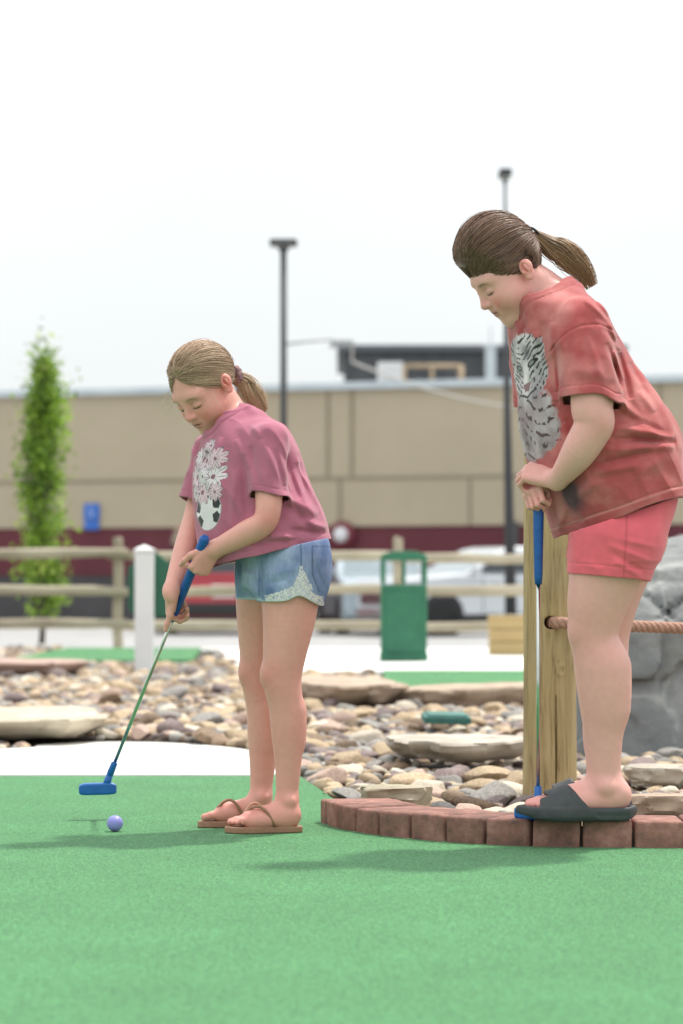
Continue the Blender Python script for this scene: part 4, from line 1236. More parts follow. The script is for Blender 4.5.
    V, Q = mesh_sdf(shorts, (-.33, 7.2, .56), (.02, 7.78, .81), .0021, slack=1.3)
    n = normals_np(V, Q)
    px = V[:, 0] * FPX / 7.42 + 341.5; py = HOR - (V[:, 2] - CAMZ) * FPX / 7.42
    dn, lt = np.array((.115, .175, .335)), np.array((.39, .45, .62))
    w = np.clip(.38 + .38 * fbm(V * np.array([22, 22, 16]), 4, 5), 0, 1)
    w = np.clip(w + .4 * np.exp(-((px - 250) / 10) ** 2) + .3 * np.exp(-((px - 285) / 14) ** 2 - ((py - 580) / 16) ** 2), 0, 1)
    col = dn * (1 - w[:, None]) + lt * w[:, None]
    fray = np.clip(1 - (py - 0) * 0, 0, 1)
    hemd = np.where(px < 262, 599, 601 - .0165 * FPX / 7.42 * np.exp(-((px - 300) / 9.5) ** 2) + .012 * FPX / 7.42 * np.exp(-((px - 322) / 8) ** 2)) - py
    col = mixc(col, (.55, .62, .66), np.exp(-(hemd / 1.6) ** 2) * .7)
    near = V[:, 1] < D0 + .0
    seam = lambda d, s0=.7: np.exp(-(d / s0) ** 2) * near
    col = mixc(col, (.05, .08, .15), seam(px - (302 + (py - 560) * .02)) * (py < 572) * .75)
    pk = np.where(py < 574, np.abs(px - 313), np.abs((px - 313) - (py - 574) * .38))
    col = mixc(col, (.06, .09, .16), np.exp(-(pk / .8) ** 2) * near * (py > 546) * (py < 592) * .75)
    col = mixc(col, (.07, .10, .17), np.exp(-((py - 547) / .8) ** 2) * near * (px > 313) * .6)
    # lace set into the side slit
    px0, py0 = px, py; px = px + 1.2 * fbm(V * 90, 2, 71); py = py + 1.0 * fbm(V * 80, 2, 72)
    lace = ((py > 566) & near & (np.abs(px - 302 - (py - 566) * .05) < (py - 565) * .42 * (py < 590) + (py >= 590) * 0)) | (near & (hemd < 12 - np.clip((px - 268) * .05, 0, 3)) & (px > 268 - (12 - hemd) * .2) & (px < 324)) & (hemd < (6 + 7 * np.clip((px - 268) / 25, 0, 1)))
    pat = np.sin(px * 1.7 + 1.3 * np.sin(py * .9)) * np.sin(py * 1.5 + 1.2 * np.sin(px * .9))
    px, py = px0, py0
    lw = lace & (pat > -.45)
    col = np.where(lw[:, None], np.array((.70, .66, .65))[None], np.where(lace[:, None], col * .95 + .05, col))
    col[n[:, 2] < -.0] *= 1.0
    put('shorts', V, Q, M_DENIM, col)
    # ---- hair
    hc, hr = (-.014, 0, .036), (.104, .086, .096)
    def hairline(p):
        f, l, u = p.T; al = np.abs(l)
        side = u - .004 - (.95 + .25 * np.exp(-(al / .04) ** 2)) * f
        ek = (np.sqrt(((f + .013) / .023) ** 2 + ((u + .008 - 0) / .031) ** 2) - 1) * .03
        back = np.minimum(u + .052 + .2 * (f + .06), .9 * side + .055 * np.clip((-f - .02) / .03, 0, 1))
        return np.minimum(np.where(f > -.02, side, back), ek)
    hairfn = scalp_fn(H, hc, hr, hairline, .005)
    hV, hQ = mesh_sdf(hairfn, H.C - .13, H.C + .13, .0025)
    hcol = np.tile(np.array((.33, .205, .13)), (len(hV), 1)) * (1 + .25 * fbm(H.loc(hV) * np.array([20, 70, 70]), 3, 1))[:, None]
    anchor = (-.110, 0, -.038)
    cd, cl = (.185, .105, .060), (.62, .44, .295)
    strands = cap_hair(H, hc, hr, anchor, hairline, 3700, cd, cl, .00085, 3, bump=.018)
    g = np.random.default_rng(5)
    wis = []
    for (a, b, c2, k) in [((177, 381), (163, 398), (157, 420), 5), ((180, 384), (170, 408), (165, 424), 4), ((213, 391), (215, 401), (216, 408), 2), ((200, 384), (205, 398), (206, 410), 2), ((175, 388), (168, 400), (172, 414), 2)]:
        for i in range(k):
            j = g.normal(0, 1.6, (3, 2)); t = np.linspace(0, 1, 12)[:, None]
            dy = -.075 if a[0] > 195 else -.03
            p0, p1, p2 = (P(q[0] + jj[0] * m, q[1] + jj[1] * m, dy) for q, jj, m in zip((a, b, c2), j, (.7, 1.2, 2.)))
            wis.append((1 - t) ** 2 * p0 + 2 * t * (1 - t) * p1 + t * t * p2)
    wis = np.array(wis); wv = tubes_np(wis, np.full(wis.shape[:2], .00035), np.tile(np.array((.62, .50, .36)), wis.shape[:2] + (1,)))
    hair = put('hair', *[a for a in join_np([(hV, hQ, hcol), strands, wv])][:2], M_HAIR, join_np([(hV, hQ, hcol), strands, wv])[2])
    aw = H.w(-.106, 0, -.036)
    pn = pony_hair([aw, P(244, 383, aw[1] - D0 + .02), P(251, 392, aw[1] - D0 + .02), P(258, 402, aw[1] - D0 + .02), P(265, 412, aw[1] - D0 + .02)], [.010, .021, .026, .023, .009], 900, (.20, .12, .065), (.62, .46, .28), .0008, 8, tip=(.68, .52, .33), curl=.004)
    pnm = put('ponytail', pn[0], pn[1], M_HAIR, pn[2], root)
    pnm.parent = hair
    # scrunchie
    pts = []; rs = []
    ax = nrm(H.w(-.12, 0, -.044) - H.w(-.09, 0, -.030)); ux = nrm(np.cross(ax, (0, 1, .3))); wx = np.cross(ax, ux)
    for k in range(37):
        a = k * 2 * math.pi / 36
        pts.append(aw + ax * .012 + (ux * math.cos(a) + wx * math.sin(a)) * .0165 + ax * .003 * math.sin(a * 9) - ro); rs.append(.0095 + .002 * math.sin(a * 11))
    MB().tube(pts, rs, 10).build('scrunchie', M_LACE, hair)
    # ---- flip flops
    for (h, t, side) in ((hL, tL, 1), (hR, tR, -1)):
        A = nrm(np.array([t[0] - h[0], t[1] - h[1], 0])); Ln = np.linalg.norm((t - h)[:2]); X = np.array([-A[1], A[0], 0]) * side
        h2 = np.array([h[0], h[1], .0])
        out = [(-.03, .0), (-.02, .09), (.06, .145), (.25, .150), (.45, .150), (.65, .185), (.82, .165), (.94, .10), (1.0, .0), (1.01, -.07), (.97, -.14), (.85, -.175), (.65, -.17), (.42, -.135), (.22, -.135), (.06, -.13), (-.01, -.08)]
        poly = [h2 + A * a * Ln + X * x * Ln for a, x in out]
        rt = empty('flip_flop', (0, 0, 0)); rt.parent = root; rt.location = Vector(h2 - ro)
        M_ = MB().prism([(p[0] - h2[0], p[1] - h2[1]) for p in poly], .0025, .0195)
        M_.build('sole', M_TANLEATHER, rt, bevel=.003)
        thong = h2 + A * .76 * Ln - X * .062 * Ln + np.array([0, 0, .02])
        sb = MB()
        for sx in (-.150, .150):
            e = h2 + A * .36 * Ln + X * sx * Ln + np.array([0, 0, .020]); pts = []
            for k in range(9):
                u = k / 8; q = thong * (1 - u) + e * u
                q = q + np.array([0, 0, 1]) * (.028 * (1 - u) + .040 * math.sin(math.pi * u) * (1.05 if sx < 0 else .95)) + X * sx * Ln * .50 * math.sin(math.pi * u)
                pts.append(q - h2)
            sb.tube(pts, .0040, 8)
        sb.tube([thong - h2 - np.array([0, 0, .005]), thong - h2 + np.array([0, 0, .026])], .003, 8)
        sb.build('strap', M_TANLEATHER, rt)
    return dict(gtop=gtop, gbot=gbot, gdir=gdir, root=root)

def flower(x, t, cx, ct, r, n, ph):
    dx, dt = x - cx, t - ct; rr = np.hypot(dx, dt); a = np.arctan2(dt, dx) + ph
    edge = r * (.58 + .42 * np.abs(np.cos(n * a / 2)))
    return rr, edge, a

def shirt_print_ball(col, x, t, fr):
    """a football under a bunch of pale flowers"""
    tb = .078; R0 = .052; x = (x - .012) / 1.2; t = t - .066
    rr = np.hypot(x, t - tb)
    ball = rr < R0
    col = np.where((ball & (fr > .2))[:, None], np.array((.72, .67, .68)), col)
    for a in (90, 215, 325, 160, 20):
        cx, ct = .040 * math.cos(R(a)), tb + .040 * math.sin(R(a))
        dx, dt = x - cx, t - ct
        ang = np.arctan2(dt, dx); pr = np.hypot(dx, dt) * np.cos((ang + math.pi * 2) % (2 * math.pi / 5) - math.pi / 5)
        m = ball & (pr < .0135) & (fr > .2)
        col = np.where(m[:, None], np.array((.03, .03, .035)), col)
    rim = ball & (rr > R0 - .0022) & (fr > .2)
    col = np.where(rim[:, None], np.array((.35, .34, .35)), col)
    fl = [(-.012, .128, .036, 7, .2, 0), (.030, .160, .040, 9, .9, 1), (-.036, .170, .036, 8, .4, 0), (.002, .205, .036, 9, 1.2, 2), (-.030, .222, .026, 7, .1, 1), (.040, .205, .030, 8, .5, 0),
          (-.046, .130, .026, 7, .2, 2), (.036, .120, .026, 7, .7, 0), (-.006, .168, .028, 8, .3, 1), (.012, .242, .020, 7, .1, 2)]
    pal = [np.array((.70, .50, .56)), np.array((.70, .61, .64)), np.array((.66, .52, .57))]
    for (cx, ct, r, n, ph, k) in fl:
        rr, ed, a = flower(x, t, cx, ct, r, n, ph)
        m = (rr < ed) & (fr > .2)
        line = np.abs(np.sin(n * a / 2)) < .22
        c = np.where((line & (rr < ed * .9))[:, None], pal[k] * .45, pal[k][None])
        c = np.where((rr < r * .16)[:, None], np.array((.25, .12, .16)), c)
        ring = (rr < ed) & (rr > ed - .0022)
        c = np.where(ring[:, None], np.array((.16, .12, .15)), c)
        col = np.where(m[:, None], c, col)
    return col

# ------------------------------------------------------------------ the taller girl who watches
def girl_watching():
    D0 = 7.02
    def P(px, py, dy=0.0): return W(px, py, D0 + dy)
    KT = .068
    root = empty('person', (P(600, 825)[0], D0 - .05, KT))
    tag(root, 'brown-haired girl in red t-shirt and coral shorts standing on the brick kerb', 'person', 'girls playing minigolf')
    ro = np.array(root.location)
    def put(name, V, Q, mat, col, parent=root): return mesh_np(name, V - ro, Q, mat, parent, True, col)
    H = HeadFrame(P(508, 272, .0), (-.73, -.21, -.65), (-.62, -.18, .76), 1.02)
    H.brow = (.15, .09, .06)
    gtop, gbot = P(538.5, 494, -.06), P(538, 800, -.045)
    S_ = 1 / 399.
    # ---- body
    B = Grp(); tors = Grp()
    tors.chain([P(622, 535), P(604, 470), P(580, 400), P(560, 340), P(556, 312)], [.115, .125, .115, .10, .075], .05)
    tors.add(Cap(P(580, 322, -.135), P(534, 324, .14), .046, .046), .04)
    tors_s = Grp(); tors_s.l = list(tors.l)      # trunk without the neck, for the shirt
    tors.chain([P(560, 310, .01), P(542, 291, .01), P(526, 280, .01)], [.062, .055, .053], .02)
    B.add(tors, 0)
    B.add(head_grp(H, .006, .80, -.010), .014)
    sl, el, wl = P(585, 326, -.150), P(594, 424, -.215), P(557, 480, -.135)
    sr, er, wr = P(536, 328, .16), P(541, 420, .20), P(546, 478, .055)
    armL = Grp().chain([sl, P(592, 380, -.20), P(592, 408, -.215)], [.054, .0545, .0510], .02); armR = Grp().chain([sr, P(538, 375, .19), er], [.058, .054, .047], .02)
    B.add(Grp().chain([sl, P(592, 380, -.20), P(592, 408, -.215), el, P(580, 450, -.20), P(566, 470, -.165), wl], [.054, .0545, .0510, .0480, .0430, .0315, .0250], .02)
          .add(Ell(P(601, 427, -.215), (.020, .03, .022)), .02), .012)
    sr, er, wr = P(536, 328, .16), P(541, 420, .20), P(546, 478, .055)
    B.add(Grp().chain([sr, P(538, 375, .19), er, P(540, 452, .13), wr], [.058, .054, .047, .040, .027], .02), .012)
    nl = -.085; fl_ = .095
    B.add(Grp().chain([P(612, 548, nl), P(602, 585, nl), P(597, 605, nl), P(594, 634, nl), P(598.5, 662, nl), P(602, 690, nl), P(603.5, 718, nl), P(603.5, 742, nl), P(603.5, 764, nl), P(604, 782, nl)],
                      [.100, .083, .0735, .0605, .0600, .0605, .0535, .0465, .0430, .0425], .03)
          .add(Ell(P(581, 632, nl), (.028, .040, .036)), .02).add(Cap(P(609, 668, nl), P(611, 706, nl), .048, .036), .05), .02)
    B.add(Grp().chain([P(620, 548, fl_), P(611, 585, fl_), P(608, 605, fl_), P(606, 634, fl_), P(605, 662, fl_), P(606, 690, fl_), P(603, 718, fl_), P(601, 742, fl_), P(603, 764, fl_), P(603, 782, fl_)],
                      [.100, .083, .0735, .0600, .0590, .0580, .0520, .0450, .0410, .0400], .03), .02)
    zs = KT + .026
    hL, tL = P(631, 820, nl), P(523, 820, nl - .02)
    hR, tR = P(627, 815, fl_), P(534, 815, fl_ + .02)
    B.add(foot_grp(P(604.5, 786, nl), hL, tL, +1, 1, zs), .02)
    B.add(foot_grp(P(602, 783, fl_), hR, tR, -1, 1, zs), .02)
    # hands: left lies over the right, which holds the end of the grip
    s = .88
    gx = gtop
    A2 = nrm((-.80, .42, .22)); N2 = nrm((-.12, -.62, .76))
    wrist2 = P(553.5, 478, -.115)
    B.add(Cap(wl, wrist2, .0250, .0230), .012)
    B.add(hand_grp(wrist2, A2, N2, +1, s, [(48, 65, 45), (50, 68, 45), (52, 70, 45), (54, 70, 45)],
                   [(.55, -.7, -.45), (.75, -.45, -.45), (.8, -.2, -.5)], .03), .008)
    A = nrm((-.42, -.80, -.30)); Nn = nrm((-.35, .22, .9))
    gp = gtop + np.array([0, 0, -.008]); wrist = gp - A * .066 * s + nrm(Nn - A * (Nn @ A)) * .022 * s
    B.add(Cap(wr, wrist, .0265, .0235), .012)
    B.add(hand_grp(wrist, A, Nn, -1, s, [(50, 85, 60), (56, 88, 60), (58, 88, 60), (60, 88, 60)],
                   [(.75, .10, -.60), (.55, .5, -.6), (.3, .75, -.5)], .03), .006)
    V, Q = mesh_sdf(lambda p, c, r: B.ev(p, c, r), (.26, 6.66, KT + .012), (.93, 7.40, 1.66), .0023)
    V = smooth_masked(V, Q, [(H.C, .135), (wrist + A * .07, .085), (wrist2 + A2 * .06, .085), (tL + np.array([.06, 0, 0]), .10), (tR + np.array([.06, 0, 0]), .10)])
    base, blush, warm = (.755, .392, .342), (.75, .25, .225), (.70, .29, .255)
    spots = [(P(590, 634, nl - .05), .07, .4), (P(604, 805, nl), .06, .6), (P(540, 812, nl), .10, .7), (P(600, 427, -.26), .04, .45), (P(528, 500, -.1), .035, .55), (P(545, 510, -.1), .03, .55), (P(524, 480, -.1), .03, .35), (P(612, 690, nl), .08, .25)]
    col = skin_cols(V, H, base, blush, warm, spots)
    put('body', V, Q, M_SKIN, col)
    # ---- t-shirt
    Ld, Fd = np.array([.40, -.917, 0]), np.array([-.917, -.40, 0])
    O = P(620, 515); A3 = nrm(P(547, 298) - O)
    X3 = nrm(Ld - A3 * (Ld @ A3)); Y3 = np.cross(A3, X3)
    def ring(pL, pR, a, dy=0.0):
        c = P((pL[0] + pR[0]) / 2, (pL[1] + pR[1]) / 2, dy)
        w = math.hypot(pR[0] - pL[0], pR[1] - pL[1]) / 2 * S_
        b = math.sqrt(max(w * w - (a * .40) ** 2, .03 ** 2)) / .917
        return c, a - .006, b - .006
    rings = [ring((568, 575), (700, 545), .215), ring((554, 533), (687, 500), .213), ring((540, 497), (685, 466), .210), ring((530, 465), (679, 437), .208), ring((520, 430), (662, 414), .200), ring((515, 398), (642, 392), .194),
             ring((512, 362), (621, 356), .184), ring((508.5, 335), (603, 318), .172), ring((510, 321), (584, 292), .136), ring((512, 311), (580, 280), .085), ring((515, 304), (572, 274), .066)]
    st = []
    for c, a, b in rings:
        q = c - O; st.append((q @ A3, q @ X3, q @ Y3, a, b))
    T = Loft(O, A3, Ld, st, n=2.25)
    t_hem = st[1][0]
    SLl = Cap(P(582, 342, -.150), P(594, 425, -.215), .073, .078); SLl_e = P(594, 403, -.20)
    dLl = nrm(P(596, 425, -.185) - P(588, 326, -.14)) + np.array([-.20, 0, .0])
    SLr = Cap(P(537, 334, .158), P(542, 430, .20), .074, .066); SLr_e = P(542, 405, .19); dLr = nrm(P(542, 430, .19) - P(537, 332, .15))
    neckc = Collar(P(543, 296, .0), np.array([-42., -8., 62.]), .074)
    folds = [(556, 345, 561, 405, 3.5, -.006), (560, 330, 558, 350, 3, .003), (583, 335, 600, 392, 4, .003), (604, 345, 622, 390, 3.2, -.005), (612, 352, 624, 380, 3, .005), (600, 330, 620, 345, 3, -.003),
             (582, 300, 606, 322, 3, .004), (590, 298, 612, 325, 3, -.004), (606, 318, 620, 350, 3.2, .005),
             (620, 352, 630, 400, 3.5, -.008), (618, 402, 660, 440, 4.5, .005), (616, 412, 672, 437, 3.5, -.005), (612, 428, 676, 438, 4, .007), (608, 440, 678, 441, 3.2, -.008), (604, 452, 676, 446, 4, .006), (596, 466, 650, 452, 3.2, -.005),
             (590, 474, 640, 466, 4, .004), (632, 476, 668, 456, 6, .004), (570, 500, 600, 480, 5, .004), (640, 390, 655, 412, 4, .004),
             (632, 360, 648, 396, 4, -.004), (545, 320, 540, 360, 4, -.004), (551, 322, 549, 360, 3.5, .004), (538, 330, 532, 380, 4, .003), (556, 400, 556, 440, 5, -.005), (566, 418, 574, 436, 4, -.004),
             (566, 372, 600, 378, 5, .003), (566, 384, 612, 388, 4, -.002), (530, 316, 522, 345, 3, -.003), (560, 540, 566, 505, 4, .006), (556, 530, 572, 538, 5, -.006)]
    def shirt(p, c, r):
        f = 1.8 * fold_field(folds, p, 6.87, yc=D0 - .01)
        q = p.astype(np.float64)
        f = f + (-.009 * np.abs(vnoise(np.stack([q[:, 0] * 17 + q[:, 2] * 10, q[:, 1] * 12, q[:, 2] * 9 - q[:, 0] * 4], 1), 14)) + .003 * vnoise(np.stack([q[:, 0] * 30 + q[:, 2] * 14, q[:, 1] * 22, q[:, 2] * 16], 1), 45) + .003).astype(np.float32)
        thh = np.clip(((p - O.astype(np.float32)) @ A3.astype(np.float32) - t_hem) / .035, .25, 1)
        f = f * thh
        dt = smin(T(p), tors_s.ev(p, c, r) - .008, .02) - f
        pl = ((p - SLl_e.astype(np.float32)) @ dLl.astype(np.float32)) + .004 * np.sin(q[:, 1] * 45 + q[:, 0] * 50).astype(np.float32)
        pr = ((p - SLr_e.astype(np.float32)) @ dLr.astype(np.float32))
        sL = smin(SLl(p), armL.ev(p, c, r) - .008, .012) - f * .8; sR = smin(SLr(p), armR.ev(p, c, r) - .008, .012) - f * .8
        st_ = lambda pp, w: .0020 * np.exp(-((pp + w) / .0024) ** 2)
        sLo = np.maximum(sL + st_(pl, .022) - .0015 * (pl > -.021), pl); sRo = np.maximum(sR + st_(pr, .022), pr)
        th = (p - O.astype(np.float32)) @ A3.astype(np.float32) - t_hem
        th = th + .006 * vnoise(np.stack([q[:, 0] * 12, q[:, 1] * 12, q[:, 2] * 0], 1), 8).astype(np.float32)
        dt2 = dt + .0020 * np.exp(-((th - .024) / .0024) ** 2) - .0015 * (th < .0235)
        # shoulder seam: the sleeve is set in low on the arm
        do = smin(smin(dt2, sLo, .030), sRo, .03)
        x = p[:, 0] * FPX / 6.85 + 341.5; z = HOR - (p[:, 2] - CAMZ) * FPX / 6.85
        sm = np.where((p[:, 1] < D0 - .06), np.abs(np.hypot(x - 592, z - 372) - 46), 50)
        sm = np.where((z < 352) & (x < 622) & (x > 545), sm, 50)
        do = do + .0022 * np.exp(-(sm / 1.1) ** 2)
        nk = neckc(p)
        do = do - .0022 * ((nk > 0) & (nk < .018)) + .0018 * np.exp(-((nk - .0190) / .0022) ** 2)
        cav = np.minimum(dt + .007, np.minimum(np.maximum(sL + .006, pl - .008), np.maximum(sR + .006, pr - .008)))
        d = np.maximum(do, -cav)
        d = np.maximum(d, -th)
        return smax(d, -nk, .004).astype(np.float32)
    V, Q = mesh_sdf(shirt, (.36, 6.68, .72), (.96, 7.38, 1.46), .0023, slack=1.3)
    n = normals_np(V, Q)
    x = (V - O) @ X3; t = (V - O) @ A3 - t_hem
    # acid-wash red: a base with paler clouds
    base, pale, dark = np.array((.395, .080, .080)), np.array((.56, .195, .18)), np.array((.24, .055, .065))
    m1 = np.clip(.30 + .75 * fbm(V * np.array([13, 13, 17]), 5, 6), 0, 1); m2 = np.clip(.9 * fbm(V * 6, 3, 16) - .1, 0, 1)
    col = base * (1 - m1[:, None]) + pale * m1[:, None]; col = col * (1 - m2[:, None] * .6) + dark * m2[:, None] * .6
    hemw = np.exp(-((t - .024) / .003) ** 2); col = mixc(col, (.55, .25, .22), hemw * .6)
    fr = np.clip((n @ Fd + .10) * 5, 0, 1)
    col = shirt_print_tiger(col, x, t, fr, V)
    px = V[:, 0] * FPX / 6.9 + 341.5; py = HOR - (V[:, 2] - CAMZ) * FPX / 6.9
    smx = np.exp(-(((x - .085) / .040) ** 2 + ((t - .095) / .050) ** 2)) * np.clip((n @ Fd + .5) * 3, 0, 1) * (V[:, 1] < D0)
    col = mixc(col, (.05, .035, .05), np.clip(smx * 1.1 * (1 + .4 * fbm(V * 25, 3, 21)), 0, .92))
    put('t_shirt', V, Q, M_CLOTH, col)
    # ---- shorts
    pel = Loft(P(624, 540), (0, 0, 1), (.2, -.98, 0),
               [(-.07, .0, -.036, .178, .108), (.0, 0, -.020, .178, .114), (.07, 0, .0, .175, .122), (.12, .0, .010, .165, .124), (.16, 0, .012, .16, .122)])
    gl = Cap(P(616, 540, nl), P(604, 598, nl), .118, .094)
    gr = Cap(P(620, 540, fl_), P(607, 598, fl_), .110, .090)
    sf = [(604, 545, 650, 562, 3, .004), (606, 552, 645, 574, 3, -.004), (612, 562, 640, 577, 3, .004), (618, 540, 655, 548, 3, .003), (580, 560, 600, 572, 4, .003), (572, 540, 578, 570, 4, .002), (624, 530, 622, 556, 2, -.002)]
    def shorts(p, c, r):
        f = fold_field(sf, p, 6.9, yc=D0 - .02)
        q = p.astype(np.float64)
        f = f + (.0020 * vnoise(q * np.array([22, 22, 18.]), 19)).astype(np.float32)
        a = pel(p) - f; l = gl(p) - f; rr = gr(p) - f
        px = q[:, 0] * FPX / 6.9 + 341.5
        hz = .65 + (HOR - (573.5 + (px - 570) * .09)) * 6.93 / FPX
        hem = (hz - p[:, 2]).astype(np.float32)
        st_ = .0018 * np.exp(-((hem + .026) / .0025) ** 2)
        lo = np.maximum(l + st_, hem); ro_ = np.maximum(rr + st_, hem)
        a = np.maximum(a, (P(600, 558)[2] - p[:, 2]).astype(np.float32))
        do = smin(smin(a, lo, .03), ro_, .02)
        cav = np.minimum(a + .008, np.minimum(l + .007, rr + .007))
        d = np.maximum(do, -cav)
        top = (p - O.astype(np.float32)) @ A3.astype(np.float32) - t_hem - .003
        return np.maximum(d, top).astype(np.float32)
    V, Q = mesh_sdf(shorts, (.52, 6.72, .64), (.93, 7.34, .95), .0024, slack=1.3)
    px = V[:, 0] * FPX / 6.88 + 341.5; py = HOR - (V[:, 2] - CAMZ) * FPX / 6.88
    col = np.tile(np.array((.80, .140, .180)), (len(V), 1)) * (1 + .06 * fbm(V * 14, 3, 7))[:, None]
    sd = np.exp(-(((px - 624) - (py - 530) * -.05) / 1.0) ** 2) * (V[:, 1] < D0 - .05); col = mixc(col, (.42, .06, .09), sd * .5)
    put('shorts', V, Q, M_CLOTH, col)
    # ---- hair
    hc, hr = (.0, 0, .047), (.105, .094, .111)
    def hairline(p):
        f, l, u = p.T; al = np.abs(l)
        side = u + .024 - .90 * f
        ek = (np.sqrt(((f + .013) / .023) ** 2 + ((u + .008 - -0.01) / .031) ** 2) - 1) * .03
        back = np.minimum(u + .052 + .2 * (f + .06), .9 * side + .055 * np.clip((-f - .02) / .03, 0, 1))
        return np.minimum(np.where(f > -.02, side, back), ek)
    hairfn = scalp_fn(H, hc, hr, hairline, .007)
    hV, hQ = mesh_sdf(hairfn, H.C - .14, H.C + .14, .0026)
    hcol = np.tile(np.array((.095, .048, .034)), (len(hV), 1)) * (1 + .25 * fbm(H.loc(hV) * np.array([20, 70, 70]), 3, 1))[:, None]
    anchor = (-.118, 0, .030)
    strands = cap_hair(H, hc, hr, anchor, hairline, 4000, (.068, .034, .024), (.29, .165, .11), .00095, 13, bump=.045)
    hv = join_np([(hV, hQ, hcol), strands])
    hair = put('hair', hv[0], hv[1], M_HAIR, hv[2])
    aw = H.w(-.112, 0, .030); ay = aw[1] - D0 + .01
    pn = pony_hair([aw, P(551, 247, ay), P(562, 251, ay), P(573, 260, ay), P(583, 272, ay), P(592, 287, ay)], [.012, .026, .033, .033, .026, .010], 1000, (.085, .05, .028), (.36, .21, .11), .0009, 18, tip=(.46, .29, .16), curl=.007)
    pnm = put('ponytail', pn[0], pn[1], M_HAIR, pn[2]); pnm.parent = hair
    pts = []; ax = nrm(H.w(-.13, 0, .034) - H.w(-.09, 0, .03)); ux = nrm(np.cross(ax, (0, 1, .3))); wx = np.cross(ax, ux)
    for k in range(25):
        a = k * 2 * math.pi / 24; pts.append(aw + ax * .006 + (ux * math.cos(a) + wx * math.sin(a)) * .0145 - ro)
    MB().tube(pts, .0035, 8).build('hair_tie', plain('dark_elastic', (.03, .022, .02), .8), hair)
    # ---- foam slides
    for (h, t, side) in ((hL, tL, 1), (hR, tR, -1)):
        A = nrm(np.array([t[0] - h[0], t[1] - h[1], 0])); Ln = np.linalg.norm((t - h)[:2]); X = np.array([-A[1], A[0], 0]) * side
        Zv = np.array([0, 0, 1.]); h0 = np.array([h[0], h[1], KT])
        Rm = np.stack([A, X, Zv]).astype(np.float32)
        sa, sx = np.array([-.035, .03, .2, .45, .68, .85, .98, 1.05]), None
        we = np.array([.05, .125, .150, .160, .205, .195, .125, .03]); wi = np.array([.05, .12, .135, .14, .185, .185, .13, .03])
        def slide(p, c, r):
            q = (p - h0.astype(np.float32)) @ Rm.T
            a = q[:, 0] / Ln; x_ = q[:, 1] / Ln; z = q[:, 2]
            hw = np.where(x_ > 0, np.interp(a, sa, we), np.interp(a, sa, wi))
            side_d = (np.abs(x_) - hw) * Ln
            ends = np.maximum((-.035 - a) * Ln, (a - 1.05) * Ln)
            foot = smax(side_d, ends, .02)
            top = np.interp(a, [-.04, .05, .3, .6, .85, 1.05], [.032, .028, .028, .028, .030, .033])
            bot = np.interp(a, [-.04, .08, .3, .72, .9, 1.05], [.010, .0, .001, .0, .006, .020])
            sole = smax(smax(foot - .004, z - top, .006), bot - z, .008)
            lip = smax(smax(foot - .004, z - top - .006, .006), -(foot + .010), .004); lip = smax(lip, .02 - z, .004)
            sole = smin(sole, lip, .006)
            # band over the instep: thick shell that follows the foot
            zc = np.interp(a, [.28, .42, .55, .7, .85, .98], [.098, .100, .086, .070, .057, .044])
            hb = hw * Ln + .006
            ell = np.sqrt((q[:, 1] / hb) ** 2 + (np.maximum(z - .012, 0) / zc) ** 2)
            dd = (ell - 1) * np.minimum(hb, zc) * 1.0
            shell = smax(dd, -(dd + .010), .003)
            back = (.30 + .27 * np.clip(z / .085, 0, 1.2) - a) * Ln
            front = (a - (.865 - .20 * np.clip((.052 - np.abs(z - .030)) / .05, 0, 1) * (np.abs(x_) < .12))) * Ln
            shell = smax(smax(shell, back, .008), front, .006)
            shell = smax(shell, .010 - z, .003)
            return smin(sole, shell, .006).astype(np.float32)
        lo = np.minimum(h0, h0 + A * Ln) - np.array([.07, .10, .005]); hi = np.maximum(h0, h0 + A * Ln) + np.array([.07, .10, .15])
        V, Q = mesh_sdf(slide, lo, hi, .0024, slack=1.5)
        mesh_np('slide_sandal', V - ro, Q, M_EVA, root, True)
    return dict(gtop=gtop, gbot=gbot, root=root)

